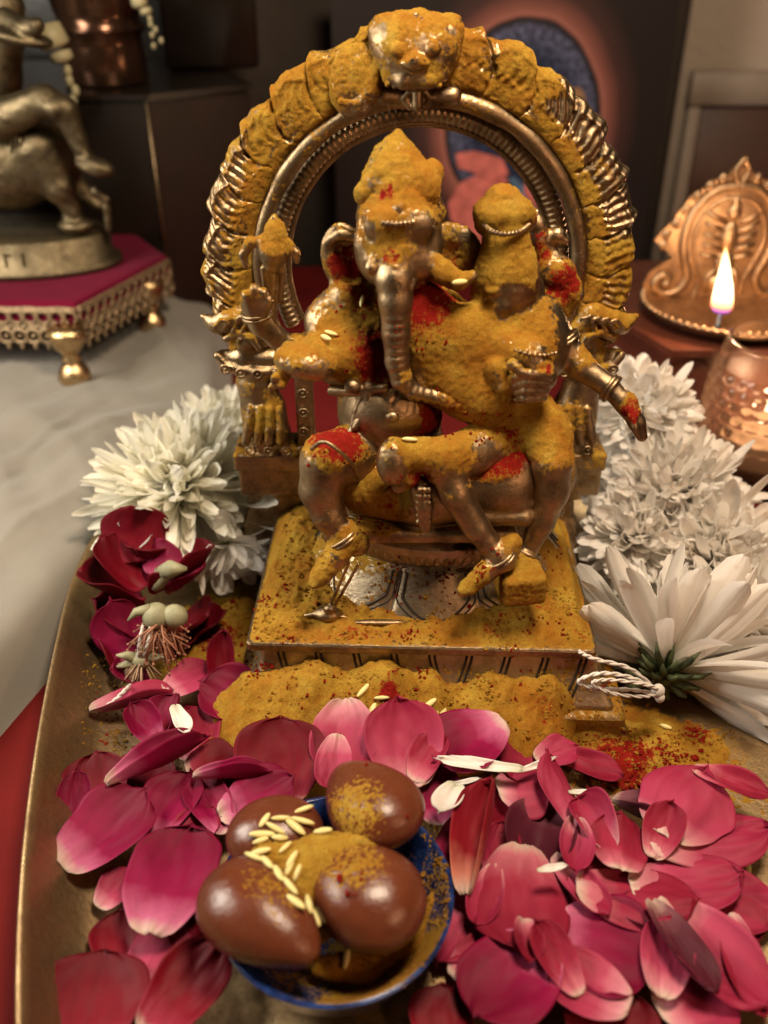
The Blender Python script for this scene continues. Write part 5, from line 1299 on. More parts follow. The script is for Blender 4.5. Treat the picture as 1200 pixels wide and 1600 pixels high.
grains('kumkum_specks', [(420, 860, 930, 1000, 170), (390, 1020, 980, 1150, 130), (900, 1140, 1110, 1220, 260), (270, 930, 420, 1060, 150), (470, 700, 620, 790, 70), (560, 780, 640, 900, 60), (640, 640, 830, 700, 50), (130, 1030, 240, 1180, 30), (500, 470, 700, 620, 60), (520, 1180, 680, 1420, 16)], (.02, .07), 1.0, 'red kumkum specks scattered over the powdered base and idol', 5)
# rice grains
gm = None
def rice(px, py, rot, label, group):
    global gm
    h_, n_ = hit(px, py); n_ = n_ if n_[2] > 0 else -n_
    if gm is None:
        mb = MB(); mb.ell((0, 0, 0), (.37, .115, .10), 16); V = np.array(mb.V); 
        gm = bpy.data.meshes.new('rice_grain'); gm.from_pydata((V*CM).tolist(), [], mb.F); gm.polygons.foreach_set('use_smooth', [True]*len(gm.polygons)); gm.materials.append(M_RICE)
    o = bpy.data.objects.new('rice_grain', gm); link(o)
    q = Vector((0, 0, 1)).rotation_difference(Vector(n_*.6+np.array([0, 0, .6]))); o.rotation_mode = 'QUATERNION'
    from mathutils import Quaternion
    o.rotation_quaternion = q @ Quaternion((0, 0, 1), R(rot)) @ Quaternion((0, 1, 0), R(random.uniform(-12, 12)))
    o.location = Vector(h_+n_*.09)*CM; s = random.uniform(.72, 1.22); o.scale = (s, s**.4*random.uniform(.8, 1.1), s**.4*random.uniform(.75, 1.1))
    return tag(o, label, 'rice grain', group)
RG = [(350, 400, 60), (415, 393, 5), (505, 357, 25), (500, 403, -10), (340, 455, 0), (410, 468, 5), (335, 490, 5), (335, 527, 5), (435, 512, 50), (465, 560, 65), (590, 448, 0), (355, 578, -55), (400, 620, -60), (445, 670, -50), (470, 735, -40), (520, 745, -70), (565, 785, -65), (392, 432, -30), (470, 424, -35), (305, 556, -30), (482, 610, 70), (455, 600, 62)]
for x, y, r_ in RG:
    rice(280+x/2.609, 1130+y/2.609, r_, 'long yellow stained rice grain lying in the cluster on the brown stones', 'rice grains on the stones')
rice(280+685/2.609, 1130+960/2.609, 80, 'single rice grain on the bowl floor between two stones', None)
for x, y, r_ in [(570, 1078, 50), (580, 1112, 60), (598, 1115, -50), (597, 1090, 0), (672, 1100, 30), (676, 1122, 60), (690, 1118, 65), (688, 1135, -30)]:
    rice(x, y, r_, 'pale rice grain resting on the turmeric bank before the base', 'rice grains on the turmeric bank')
for x, y, r_, l in [(565, 470, 85, 'rice grain stuck upright on the powdered chest of the idol'), (517, 522, -25, 'rice grain lying on the powder near the idol elbow'), (510, 530, -50, 'shorter rice grain just below another on the powdered elbow'), (640, 689, 0, 'rice grain on the powdered knee in the idol lap'), (717, 440, 15, 'rice grain at the tip of the powdered tusk'), (340, 1003, 5, 'upper rice grain on the red powder beside the base'), (333, 1016, 25, 'lower rice grain on the red powder beside the base'), (1168, 1360, 75, 'lone rice grain on bare brass beside the pink petals'), (1040, 1137, -25, 'rice grain on the tray below the white flower')]:
    rice(x, y, r_, l, None)

# ------------------------------------------------------------------ petals
def petal_geo(Wd, L, cup, bend, curl, seed, nx=26, ny=30, notch=.05, fold=0., narrow=.22):
    u, v = np.meshgrid(np.linspace(-1, 1, nx), np.linspace(0, 1, ny)); u = u.ravel(); v = v.ravel()
    wv = (narrow*.9+(1.12-narrow)*np.clip(v, 0, 1)**.52)*np.sqrt(np.clip(1-v**3.4, 0, 1))*1.06
    wv = np.maximum(wv, .02)*(1+.07*fbm(np.stack([v*3, u*0+seed, u*0], 1), 2, seed))
    x = u*wv*Wd/2
    y = (v-.5)*L+L*(.05*(1-u**2)+.05*np.exp(-(u/.16)**2)*(1 if seed % 3 else -.9))*v**3+L*.03*fbm(np.stack([u*3, v*0+seed, v*0], 1), 2, seed+1)*v
    z = cup*(u*wv)**2*Wd*.5+bend*(v-.45)**2*L
    r_ = np.clip(np.maximum(np.abs(u)*wv**.5-.70, (v-.82)*1.3), 0, 1); z = z+curl*L*r_**1.5*(1+.8*fbm(np.stack([u*2+seed, v*2, u*0], 1), 2, seed+3))
    z = z+.065*L*fbm(np.stack([u*1.7+seed*3, v*2.0, u*0], 1), 3, seed+4)+.008*L*fbm(np.stack([u*5+seed, v*3, u*0], 1), 2, seed+6)
    if fold:
        a = np.clip(u-.15, 0, 1)*fold; z = z+np.sin(a)*wv*Wd*.35; x = x-(1-np.cos(a))*wv*Wd*.35
    vein = .5+.4*fbm(np.stack([u*10+seed, v*2.0, u*0+seed], 1), 3, seed)*1.4+.25*fbm(np.stack([u*2+seed, v*3.0, u*0+seed], 1), 2, seed+8)
    i = np.arange((nx-1)*(ny-1)); a_ = (i//(nx-1))*nx+i % (nx-1)
    F = np.stack([a_, a_+1, a_+nx+1, a_+nx], 1)
    return np.stack([x, y, z], 1), F, v, vein
def place(V, c, rot, tx=0, ty=0, rz2=0):
    M = np.array(Matrix.Rotation(R(rot-90), 3, 'Z') @ Matrix.Rotation(R(tx), 3, 'X') @ Matrix.Rotation(R(ty), 3, 'Y'))
    return V @ M.T+c
def thick(V, F, t, attrs):
    """close the sheet into a thin real body"""
    Nn = normals(V, F); n = len(V); V2 = np.concatenate([V+Nn*t/2, V-Nn*t/2])
    e = {}
    F = np.asarray(F)
    for f in F:
        for i in range(4):
            a, b_ = int(f[i]), int(f[(i+1) % 4]); e[(a, b_)] = 1
    side = [[a, a+n, b_+n, b_] for (a, b_) in e if (b_, a) not in e]
    F2 = np.concatenate([F, F[:, ::-1]+n, np.array(side)]); return V2, F2, {k_: np.r_[v_, v_] for k_, v_ in attrs.items()}
P_ROSE = petal_mat('rose_petal_rose_red', (.56, .15, .21), (.34, .022, .060), (.24, .009, .032), (.39, .045, .085))
MATS = {'R': P_ROSE, 'D': P_DARK, 'M': P_MAG, 'P': P_PINK, 'W': P_PURP, 'E': P_PEACH}
def rose_petal(px, py, wpx, lpx, rot, z, mt, label, cup=.42, bend=.22, curl=.19, tx=0, ty=0, fold=0., seed=None, flip=False):
    seed = seed if seed is not None else int(px*7+py) % 997
    c = at_z(px, py, z); sc__ = np.linalg.norm(c-CAM)/FPX*.97
    V, F, v, ve = petal_geo(wpx*sc__*.99, lpx*sc__*.97, cup, bend, curl, seed, fold=fold)
    if flip: V[:, 2] *= -1
    V = place(V, c, rot, tx, ty)
    V[:, 2] = np.maximum(V[:, 2], .03+.02*np.sin(V[:, 0]*3))
    V, F, at = thick(V, F, .018, {'v': v, 'vein': ve})
    o = mesh_obj('rose_petal', V, F, MATS[mt], attrs=at); tag(o, label, 'rose petal', 'rose petals on the tray'); return o
RP = [
 # x, y, width px, length px, direction base->outer edge, height, tone, label, options
 (352, 1035, 62, 100, 95, 1.2, 'D', 'crumpled crimson petal standing upright beside the plinth corner', dict(tx=50, fold=1.2, cup=.8)),
 (372, 1092, 125, 125, 165, 1.0, 'M', 'wide magenta petal dusted yellow, its white point toward the turmeric bank', dict(cup=.25, tx=8, ty=-8)),
 (296, 1065, 90, 85, 40, .8, 'P', 'pale pink petal tucked behind the dusted magenta petal', dict(cup=.3)),
 (205, 1102, 82, 125, 20, .7, 'P', 'pale folded petal below the rose stamens, lying near the tray wall', dict(fold=1.5, cup=.5)),
 (455, 1124, 70, 85, 150, 1.6, 'D', 'small crimson petal leaning on the turmeric bank left of centre', dict(cup=.5)),
 (265, 1120, 80, 70, 80, 1.0, 'M', 'curled magenta petal squeezed between two pink ones', dict(fold=1.4, cup=.6, tx=20)),
 (300, 1152, 110, 110, 110, .75, 'R', 'magenta petal lying under the white edged roll', dict(cup=.3)),
 (438, 1192, 170, 135, 92, 1.5, 'D', 'broad dark crimson petal leaning up behind the bowl rim', dict(tx=28, cup=.25, curl=.02)),
 (245, 1196, 84, 160, 35, 1.6, 'M', 'long rolled magenta petal with a white folded edge', dict(fold=1.9, cup=.7)),
 (330, 1195, 90, 80, 20, 1.0, 'D', 'crimson petal in shadow between the rolled petal and the broad dark one', dict(cup=.5)),
 (362, 1215, 56, 120, 5, 1.7, 'M', 'narrow pink tipped petal rolled like a tube across the others', dict(fold=2.0, cup=.9)),
 (150, 1238, 110, 120, 100, .8, 'D', 'deep crimson petal closest to the tray wall', dict(cup=.4, tx=15)),
 (165, 1302, 158, 150, 50, 1.2, 'M', 'broad magenta petal with a white lower lip near the tray wall', dict(cup=.3, tx=6)),
 (262, 1262, 110, 130, 70, 1.1, 'M', 'magenta petal between two broad petals above the largest one', dict(cup=.35)),
 (400, 1250, 120, 120, 25, 1.5, 'M', 'magenta petal with a pale rim touching the back of the brown stones', dict(cup=.3, tx=10)),
 (330, 1262, 80, 120, 125, 1.2, 'M', 'slim magenta petal with a pink streak beside the bowl', dict(cup=.5)),
 (268, 1374, 165, 195, 84, 1.7, 'M', 'largest magenta petal fading to a white pointed base, left of the stones', dict(cup=.22, bend=.1, tx=-4, curl=.04)),
 (182, 1392, 70, 70, 60, .6, 'P', 'small pink petal peeping from under the largest magenta petal', dict()),
 (195, 1478, 105, 110, 110, .6, 'D', 'crimson petal lying beside the bright brass at the lower tray wall', dict(cup=.3)),
 (248, 1500, 120, 120, 75, 1.0, 'P', 'dusty pink petal turned face down below the largest magenta petal', dict(cup=-.25, flip=False)),
 (300, 1460, 80, 100, 100, .9, 'D', 'dark crimson petal tucked beneath the long brown stone', dict(cup=.4)),
 (140, 1572, 190, 150, 90, 1.0, 'D', 'very broad dark crimson petal at the bottom edge by the tray wall', dict(cup=.2, curl=.03)),
 (288, 1548, 120, 160, 60, 1.2, 'D', 'long dark crimson petal beside the shining patch of bare brass', dict(cup=.3, ty=10)),
 (538, 1150, 125, 125, 268, 1.9, 'P', 'pink petal with a white tip pointing to the idol, behind the speckled stone', dict(tx=-22, cup=.35)),
 (522, 1190, 70, 90, 265, 2.3, 'P', 'small whitish petal tip rising just behind the speckled stone', dict(tx=-24, cup=.3)),
 (632, 1165, 145, 140, 100, 1.9, 'P', 'rosy upright petal with fine veins behind the bowl', dict(tx=28, cup=.25)),
 (735, 1160, 145, 130, 212, 1.8, 'M', 'magenta petal with a white corner toward the base of the idol', dict(tx=-12, cup=.3)),
 (820, 1188, 140, 85, 175, 1.0, 'R', 'flat scarlet petal behind the two thin white petals', dict(tx=10, cup=.2)),
 (910, 1195, 60, 120, 330, .6, 'R', 'dark red strip of petal running under the red kumkum crumbs', dict(cup=.5)),
 (680, 1248, 100, 110, 100, .9, 'M', 'magenta petal pinned against the bowl beneath a small white petal', dict(cup=.3)),
 (748, 1315, 105, 190, 75, 1.6, 'E', 'cupped red petal with a peach coloured rolled back, right beside the bowl', dict(fold=2.1, cup=.9, tx=8)),
 (705, 1340, 70, 150, 70, .9, 'M', 'narrow magenta petal squeezed between bowl and peach backed petal', dict(cup=.4)),
 (815, 1228, 120, 80, 10, 1.3, 'P', 'pink petal bent over the dark cup shaped petals', dict(cup=-.4)),
 (845, 1305, 130, 140, 250, .8, 'W', 'dark maroon cup of a petal with a pink lip in the middle of the pile', dict(cup=.8, curl=.25)),
 (886, 1245, 80, 145, 115, 1.6, 'P', 'upright rose pink petal standing on edge over the dark cup', dict(tx=20, ty=25, cup=-.4)),
 (1000, 1272, 90, 90, 330, .6, 'W', 'shrivelled purple petal beside the kumkum crumbs', dict(fold=1.5, cup=.6)),
 (1068, 1258, 165, 135, 50, 1.6, 'P', 'broad rose pink petal nearest the white flower with a turned red corner', dict(cup=-.25, tx=8)),
 (1140, 1225, 60, 110, 330, 1.8, 'R', 'red folded corner strip lying on the broad rose pink petal', dict(cup=.5)),
 (1105, 1312, 110, 180, 8, 1.2, 'P', 'long pink petal with a pale point, second down on the pile nearest the white flower', dict(cup=-.25)),
 (1070, 1380, 115, 165, 5, 1.1, 'P', 'pink petal with a white point, third down on the pile nearest the white flower', dict(cup=-.2)),
 (1120, 1410, 120, 170, 350, .7, 'P', 'pink petal underneath the third one, edges showing below it', dict(cup=.2)),
 (970, 1318, 110, 100, 80, 1.6, 'R', 'squarish crimson petal in the centre of the large pile', dict(cup=-.3, ty=12)),
 (990, 1400, 130, 170, 350, 1.2, 'R', 'rounded crimson petal below the squarish one', dict(cup=-.25)),
 (945, 1365, 110, 130, 200, .9, 'R', 'crimson petal beneath the squarish one with only its rim in view', dict(cup=.3)),
 (905, 1385, 60, 120, 300, 1.1, 'P', 'slender pale rose petal slanting below the standing petal', dict(cup=.5)),
 (812, 1400, 175, 180, 262, 1.3, 'R', 'big smooth crimson petal with a notch, right of the bowl', dict(cup=-.2, curl=.02)),
 (822, 1470, 60, 70, 270, 1.5, 'R', 'little curled red petal tip on the big smooth crimson petal', dict(cup=.6, fold=1.0)),
 (1010, 1445, 90, 110, 330, .6, 'W', 'withered purple petal in a gap of the large pile', dict(cup=.5, fold=1.0)),
 (718, 1450, 90, 130, 240, .5, 'P', 'dim pink petal on the brass right below the bowl wall', dict(cup=.3)),
 (800, 1530, 165, 160, 225, 1.2, 'M', 'magenta petal with a broad white top corner at the bottom edge', dict(cup=.2, curl=.04)),
 (940, 1480, 190, 150, 340, .9, 'M', 'large magenta petal below the rounded crimson one', dict(cup=.2)),
 (920, 1545, 120, 120, 150, 1.1, 'P', 'pink petal with a long white tip beneath the large magenta one', dict(cup=.25)),
 (1105, 1490, 130, 190, 300, 1.1, 'P', 'large cupped pink petal with a wavy dark fold at the lower corner of the pile', dict(cup=.5, curl=.2)),
 (1060, 1480, 80, 150, 290, 1.5, 'W', 'dark wavy petal fold lying inside the large cupped pink petal', dict(cup=.4, fold=.8)),
 (1140, 1440, 110, 90, 300, .6, 'R', 'crimson petal corner sticking out below the stacked pink petals', dict(cup=.2)),
 (1080, 1560, 150, 110, 20, .8, 'P', 'pink petal lying lowest in the bottom corner of the pile', dict(cup=.2)),
 (690, 1590, 110, 90, 90, .6, 'D', 'dark crimson petal end under the bowl at the bottom edge', dict(cup=.2)),
 (950, 1600, 160, 110, 60, .6, 'D', 'crimson petal mostly below the magenta ones at the bottom edge', dict(cup=.2)),
 (880, 1440, 120, 120, 320, .6, 'R', 'crimson petal glimpsed between big smooth petal and rounded petal', dict(cup=.2)),
 (780, 1260, 120, 110, 200, .6, 'D', 'crimson petal lying flat beneath the thin white petals', dict(cup=.2)),
 (1050, 1340, 130, 140, 0, .5, 'R', 'crimson petal showing in the dark gap between the two stacked groups', dict(cup=.2)),
 (350, 1140, 130, 90, 180, .5, 'M', 'magenta petal flat on the powder under the dusted wide petal', dict(cup=.2)),
 (118, 1265, 60, 110, 95, .9, 'M', 'thin slice of magenta petal standing along the outer side of the deep crimson petal', dict(tx=30, cup=.7)),
 (225, 1135, 60, 80, 130, 1.2, 'M', 'small curled magenta petal on the folded pale one', dict(cup=.9, tx=20)),
 (300, 1310, 80, 110, 60, 1.0, 'R', 'rose red petal wedged between the largest magenta petal and the stones', dict(cup=.5)),
 (235, 1420, 60, 90, 110, .9, 'D', 'narrow dark petal edge under the white point of the largest magenta petal', dict(cup=.6)),
 (598, 1135, 60, 80, 80, 1.7, 'M', 'small dark pink petal folded between two upright pink petals behind the bowl', dict(cup=.7, tx=25)),
 (668, 1185, 70, 90, 60, 1.6, 'R', 'rose red petal side on between the veined upright one and the white cornered one', dict(cup=.6, tx=20)),
 (780, 1340, 70, 120, 80, .8, 'R', 'narrow rose red petal behind the peach backed one', dict(cup=.6)),
 (868, 1180, 70, 70, 20, 1.1, 'P', 'pale edged pink petal scrap touching the red kumkum powder', dict(cup=.4)),
 (930, 1290, 80, 100, 110, 1.4, 'P', 'creased pink petal wrapped round the corner of the squarish crimson one', dict(cup=.7, fold=1.2)),
 (1035, 1300, 70, 90, 60, 1.5, 'R', 'small rose red petal leaning on the long pink pair', dict(cup=.6, tx=20)),
 (900, 1320, 60, 100, 260, 1.5, 'P', 'curved pink petal sliver at the mouth of the dark cup', dict(cup=.8)),
 (760, 1400, 60, 110, 250, 1.2, 'P', 'slim pink petal edge between the bowl and the big smooth crimson petal', dict(cup=.6)),
 (1040, 1500, 90, 120, 70, 1.3, 'P', 'pink petal with a creamy point overlapping the large cupped one', dict(cup=.4)),
 (870, 1500, 70, 110, 120, 1.5, 'R', 'rose red petal leaning over the broad white cornered petal', dict(cup=.5, tx=15)),
 (1160, 1510, 70, 150, 270, 1.0, 'R', 'rose red petal edge along the outside of the large cupped pink one', dict(cup=.6)),
 (740, 1500, 70, 90, 40, .6, 'R', 'rose red petal lying on bare brass near the white cornered petal', dict(cup=.4)),
 (220, 1220, 120, 100, 60, .4, 'D', 'dark crimson petal at the bottom of the pile near the tray wall', dict(cup=.2)),
]
for x, y, w_, l_, ro, z, mt, lb, op in RP: rose_petal(x, y, w_, l_, ro, z, mt, lb, **op)
# single white chrysanthemum petals
def white_petal(px, py, wpx, lpx, rot, z, label, cup=.5, bend=.2, tx=0):
    c = at_z(px, py, z); s = np.linalg.norm(c-CAM)/FPX*.97
    V, F, v, ve = petal_geo(wpx*s, lpx*s*1.1, cup, bend, .0, int(px), 14, 18, narrow=.35); V = place(V, c, rot, tx)
    V, F, at = thick(V, F, .03, {'v': v, 'vein': ve}); o = mesh_obj('white_petal', V, F, M_CHRYS, attrs=at)
    tag(o, label, 'white petal', 'loose white petals')
white_petal(752, 1198, 26, 115, 170, 2.1, 'long thin white petal lying across the magenta and scarlet petals')
white_petal(838, 1196, 14, 60, 25, 2.0, 'short thin white petal meeting the longer one at its end')
white_petal(700, 1249, 52, 70, 245, 2.3, 'broad ribbed white petal leaning on the back of the bowl', tx=14)
white_petal(727, 1222, 10, 40, 12, 1.9, 'tiny white sliver beside the broad ribbed white petal')
white_petal(862, 1357, 14, 40, 10, 2.4, 'small white petal end below the dark cup shaped petal')
white_petal(905, 1238, 10, 30, 0, 1.6, 'tiny white petal tip beside the kumkum crumbs')
white_petal(283, 1125, 30, 60, 300, 2.0, 'small cream petal bit among the pink petals near the rose stamens')

# ------------------------------------------------------------------ flowers
def frame(axis):
    a = np.array(axis, float); a /= np.linalg.norm(a); u = np.cross(a, (.1, 1, .2)); u /= np.linalg.norm(u); return u, np.cross(a, u), a
def strip(c, d, up, L, Wd, r0, curve, seed, ns=7, nc=5, tipr=1.0):
    """one ligulate petal from centre c along d, bending toward up"""
    side = np.cross(d, up); side /= np.linalg.norm(side)+1e-9; nn_ = np.cross(side, d); tw = .5*math.sin(seed*12.9)*Wd; cs = 1+.8*math.sin(seed*7.7)
    ts = np.array([0, .2, .42, .64, .8, .92, 1.0]); ns = 7; us = np.linspace(-1, 1, nc); V = []; vv = []; ve = []
    for t in ts:
        wv = Wd*.5*(.38+.66*t**.7)*(1 if t < .7 else math.sqrt(max(0.03, 1-((t-.7)/.305)**2)))
        ctr = c+d*(r0+L*t)+nn_*(curve*L*t*t)
        for u in us:
            V.append(ctr+side*(u*wv+tw*t*t)+nn_*(abs(u)**2*wv*.40*cs+.03*math.sin(u*9))); vv.append(t); ve.append(.5+.5*math.cos(u*8))
    n = nc; F = [(j*n+i, j*n+i+1, (j+1)*n+i+1, (j+1)*n+i) for j in range(ns-1) for i in range(n-1)]
    return V, F, vv, ve
def chrys(px, py, Y, rp, axis, label, n=230, seed=1, mat=None, spread=2.15, inner=.35, wd=.62, shag=.25, calyx=False, pmin=0.0, wob=.16, openang=None, squash=1.0):
    rg = np.random.default_rng(seed); c, rad = T(px, py, Y, rp)
    t = thing('chrysanthemum', c-np.array([0, 0, rad*.4]), label, 'flower', 'white chrysanthemums around the idol')
    u, v_, a = frame(axis); V = []; F = []; A1 = []; A2 = []
    for i in range(n):
        k_ = (i+.5)/n; th = pmin+(spread-pmin)*k_**.62+rg.normal(0, .07); ph = i*2.39996+rg.normal(0, .15)
        d = a*math.cos(th)+(u*math.cos(ph)+v_*math.sin(ph))*math.sin(th); d = d+rg.normal(0, wob*.5, 3); d /= np.linalg.norm(d)
        L = rad*(inner+(1-inner)*k_**.55)*(1+rg.normal(0, shag*.35)); 
        up = a+rg.normal(0, .5, 3); cv = .38*(1-k_)+rg.normal(0, .20)-.06*k_
        vs, fs, vv, ve = strip(c, d, up, L*.92, wd*rg.uniform(.7, 1.2), rad*.06, cv, i)
        n0 = len(V); V += vs; F += [tuple(q+n0 for q in f) for f in fs]; A1 += vv; A2 += ve
    V = np.array(V); V[:, 2] = np.maximum(V[:, 2], .06)
    if squash != 1: V[:, 2] = c[2]+(V[:, 2]-c[2])*squash
    mesh_obj('petals', V, F, mat or M_CHRYS, t, attrs={'v': A1, 'vein': A2})
    if not calyx: mb = MB(); mb.ell(c-a*rad*.10, (rad*.16,)*3, 12); mb.obj('core', M_SEPAL, t)
    if calyx:
        mb = MB()
        for i in range(30):
            ph = i*2.4; tt = .8+.95*(i/30); d = -a*math.cos(tt)+(u*math.cos(ph)+v_*math.sin(ph))*math.sin(tt)
            q = c-a*rad*.04; L = rad*rg.uniform(.28, .42)
            mb.tube([q+d*L*.1, q+d*L*.35, q+d*L*.7+a*L*.08, q+d*L*.95+a*L*.25], [.13, .17, .13, .03], 7)
        mb.ell(c-a*rad*.07, (.42, .42, .42), 14); mb.obj('calyx', M_GREEN, t)
    return t, c, rad
chrys(348, 668, 12, 86, (.1, -.3, 1), 'cream chrysanthemum farthest back, half behind the larger one beside the white cloth', 170, 3, M_CHRYS2, wd=.7)
chrys(398, 760, 7.5, 92, (-.2, -.5, .8), 'chrysanthemum in shade between the large cream one and the idol leg', 120, 5, M_CHRYS, wd=.8)
chrys(284, 756, 5.5, 156, (-.1, -.05, 1), 'large cream chrysanthemum beside the white cloth above the red rose', 560, 4, M_CHRYS2, wd=.80, shag=.4, wob=.26)
chrys(355, 850, 3.0, 78, (.5, -.8, -.5), 'small open chrysanthemum turned down between the large cream one and the rose', 34, 9, M_CHRYS, wd=1.1, spread=1.5, pmin=.3, inner=.8)
chrys(1000, 640, 8.5, 108, (.15, -.3, 1), 'uppermost white chrysanthemum behind the outstretched arm of the idol', 300, 6, M_CHRYS, wd=.8, wob=.3, shag=.4)
chrys(935, 735, 7.5, 85, (-.6, -.4, .3), 'thin chrysanthemum spreading its petals behind the idol base post', 60, 16, M_CHRYS, wd=.8, shag=.35)
chrys(1046, 772, 4.5, 132, (-.1, -.4, 1), 'round white chrysanthemum second from the top of the flower row beside the glass', 520, 7, M_CHRYS, wd=.74, wob=.32, shag=.35)
chrys(1120, 872, 1.5, 150, (.1, -.45, 1), 'big white chrysanthemum with brown tipped petals, third in the flower row', 480, 8, M_CHRYS, wd=.82, wob=.32, shag=.35)
chrys(990, 838, 2.2, 98, (-.3, -.3, 1), 'white chrysanthemum pressed between the plinth edge and the brown tipped one', 240, 21, M_CHRYS, wd=.8, shag=.3, wob=.3)
chrys(1170, 985, -2.5, 150, (.5, -.3, .8), 'white chrysanthemum cut by the picture edge below the brown tipped one', 240, 11, M_CHRYS, wd=1.15, shag=.3)
FT, FC, FR = chrys(1042, 1045, -5.2, 196, (.32, .70, .30), 'chrysanthemum turned away showing its green calyx and tied with white thread', 105, 12, M_CHRYS, wd=1.15, spread=1.62, pmin=.55, inner=.86, wob=.12, shag=.15, calyx=True)
# thread loops tied at the calyx
def thread(pts, name_label, r_=.055):
    mb = MB(); P = cr([np.array(p_) for p_ in pts], 8)
    for ph in (0, math.pi):
        q = []
        for i, p_ in enumerate(P):
            q.append(np.array(p_)+np.array([0, .045*math.cos(i*1.1+ph), .045*math.sin(i*1.1+ph)]))
        mb.tube(q, r_, 6)
    o = mb.obj('cotton_thread', M_THREAD); return tag(o, name_label, 'thread')
e = at_y(1028, 1080, -7.4)
thread([e, at_y(985, 1045, -7.6), at_y(930, 1030, -7.8), at_y(905, 1018, -7.6)], 'white twisted thread end running under the pale petal of the tied flower')
thread([e, at_y(990, 1060, -7.8), at_y(940, 1052, -8.0), at_y(903, 1065, -8.0), at_y(935, 1076, -8.0), at_y(990, 1078, -7.8), e+np.array([0, -.1, -.1])], 'looped white twisted thread hanging from the green calyx over the base corner')
thread([e+np.array([.1, 0, .1]), at_y(1000, 1068, -7.9), at_y(950, 1062, -8.1), at_y(925, 1068, -8.2), at_y(960, 1084, -8.1), at_y(1010, 1088, -7.8), e], 'smaller inner loop of white thread beside the longer loop', .045)
mb = MB(); mb.ell(e, (.28, .25, .35), 12); mb.ell(e+np.array([.1, -.1, -.25]), (.2, .2, .25), 10); tag(mb.obj('thread_knot', M_THREAD), 'white thread knot pulled tight at the green calyx', 'knot')

# roses strung head down at the left
def rose(px, py, Y, rp, axis, label, specs, seed):
    c, rad = T(px, py, Y, rp); t = thing('rose', c-np.array([0, 0, rad*.5]), label, 'rose', 'roses strung beside the large cream chrysanthemum')
    for i, (dx_, dy_, dz_, W_, L_, rot, tx, ty, mt, cup, fold) in enumerate(specs):
        V, F, v, ve = petal_geo(W_, L_, cup, .25, .16, seed+i*3, fold=fold)
        V = place(V, c+np.array([dx_, dy_, dz_]), rot, tx, ty); V, F, at = thick(V, F, .04, {'v': v*.75+.25, 'vein': ve})
        mesh_obj('petal', V, F, MATS[mt], t, attrs=at)
    return t, c, rad
t, c, rad = rose(243, 872, .5, 100, (0, -1, .2), 'red rose with tattered petals hanging below the large cream chrysanthemum', [
 (-1.0, .5, 1.0, 3.8, 2.6, 95, 62, 0, 'D', -.4, 0), (-1.5, -.4, -.1, 4.0, 3.0, 150, 40, 12, 'D', .5, 0), (.3, -.3, .2, 3.0, 1.7, 60, 45, 0, 'M', -.4, .5), (-2.0, -1.2, -1.0, 3.6, 3.2, 200, 35, 10, 'D', .6, 0),
 (2.0, -.2, -.4, 3.0, 2.4, 20, 40, -12, 'D', .6, .8), (1.6, -.7, -.9, 2.6, 2.6, 330, 45, 0, 'M', .5, 0), (.7, -1.2, -.7, 1.5, 1.8, 350, 50, 0, 'D', 1.0, 1.2), (-.5, .3, -.4, 3.2, 2.8, 250, 50, 0, 'D', .6, 0)], 3)
mb = MB(); mb.ell(c+np.array([.6, -1.3, -.2]), (.35, .3, .9), 12, Matrix.Rotation(R(40), 3, 'Y')); mb.tube([c+np.array([.4, -1.0, -.1]), c+np.array([1.1, -1.6, .55]), c+np.array([1.8, -1.5, .5])], [.3, .42, .08], 10); mb.obj('sepal', M_SEPAL, t)
t2, c2, rad2 = rose(232, 965, -1.4, 95, (0, -1, .2), 'second red rose lower on the thread, its pale hip and brown stamens bared', [
 (-1.3, .2, -.5, 4.0, 3.2, 175, 40, 10, 'D', .5, 0), (-1.2, -.9, -1.2, 3.4, 3.0, 215, 42, 0, 'D', -.5, 0), (-.9, -1.2, .2, 2.8, 2.8, 130, 55, 0, 'M', -.6, .6), (1.7, .3, -.9, 3.8, 2.8, 340, 35, 0, 'D', .4, 0), (1.1, -.4, -1.7, 2.8, 2.8, 290, 35, 0, 'D', .5, 0), (2.3, .6, -1.1, 2.4, 2.6, 10, 25, 0, 'D', .5, 0)], 40)
mb = MB(); hc = c2+np.array([.9, -1.7, 1.5])
mb.ell(hc, (.62, .6, .60), 16, Matrix.Rotation(R(-8), 3, 'Y')); mb.ell(hc+np.array([.82, 0, -.02]), (.58, .52, .56), 14, Matrix.Rotation(R(18), 3, 'Y')); mb.tube([hc+np.array([-.2, 0, .4]), hc+np.array([-.8, -.1, .3]), hc+np.array([-1.2, -.2, -.1])], [.25, .2, .04], 8); mb.obj('hip', M_SEPAL, t2)
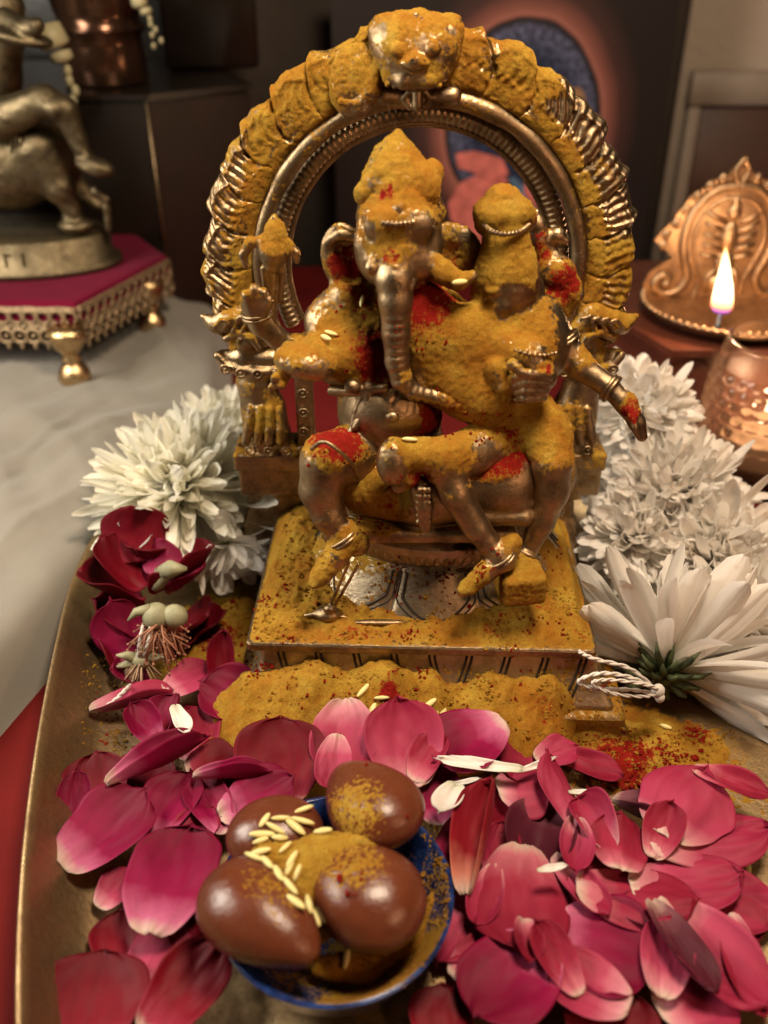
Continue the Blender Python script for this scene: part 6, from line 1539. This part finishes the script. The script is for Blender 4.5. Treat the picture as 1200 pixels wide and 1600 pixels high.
def stamens(c, n, L, dirv, par, seed, sp=.55):
    rg = np.random.default_rng(seed); mb = MB()
    for i in range(n):
        d = np.array(dirv)+rg.normal(0, sp, 3); d /= np.linalg.norm(d); l = L*rg.uniform(.6, 1.1)
        q = c+rg.normal(0, .22, 3); e_ = q+d*l+np.array([0, 0, -.15])
        mb.tube([q, q+d*l*.5+rg.normal(0, .05, 3), e_], [.05, .04, .03], 5); mb.ell(e_, (.065, .065, .06), 6)
    mb.obj('stamens', M_STAMEN, par)
stamens(hc+np.array([.2, -.1, -.4]), 130, 1.5, (0, -.25, -1), t2, 3)
# small spent rose hip with pale stamens
M_STP = simple('pale_stamen', (.46, .31, .19), .7, scale=300, var=.3)
hc3, r3 = T(222, 1030, -3.8, 40)
t3 = thing('rose_hip', hc3-np.array([0, 0, .8]), 'spent rose hip with spidery pale stamens hanging from two white thread ends', 'rose hip')
rg_ = np.random.default_rng(5); mb = MB()
for i in range(46):
    d = np.array([rg_.normal(0, .8), -.5+rg_.normal(0, .3), -.6+rg_.normal(0, .4)]); d /= np.linalg.norm(d); l = rg_.uniform(.8, 1.5)
    mb.tube([hc3, hc3+d*l*.5, hc3+d*l+np.array([0, 0, -.2])], [.05, .03, .025], 5)
mb.obj('stamens', M_STP, t3)
mb = MB(); mb.ell(hc3, (.5, .45, .4), 14)
for a_ in (20, 80, 150, 200): mb.tube([hc3, hc3+np.array([.7*math.cos(R(a_)), -.1, .6*math.sin(R(a_))]), hc3+np.array([1.15*math.cos(R(a_)), -.3, .8*math.sin(R(a_))+.1])], [.22, .22, .04], 8)
mb.obj('sepal', M_SEPAL, t3)
V, F, v, ve = petal_geo(2.4, 1.9, .5, .2, .15, 77); V = place(V, hc3+np.array([-.6, -.2, -.9]), 200, 35, 0); V, F, at = thick(V, F, .04, {'v': v*.7+.3, 'vein': ve}); mesh_obj('petal', V, F, P_MAG, t3, attrs=at)
thread([hc3+np.array([-.1, -.2, .2]), at_y(218, 1000, -4.0), at_y(224, 975, -3.4)], 'short white thread strand tying the spent hip to the rose above', .06)
thread([hc3+np.array([.1, -.2, .2]), at_y(232, 1000, -4.0), at_y(236, 972, -3.4)], 'second white thread strand slanting beside the first above the spent hip', .06)
thread([at_z(150, 1112, .9), at_z(175, 1098, 1.1), at_z(196, 1078, 1.3), hc3+np.array([-.4, -.5, -.9])], 'frayed white thread tail lying on the pale folded petal near the tray wall', .07)
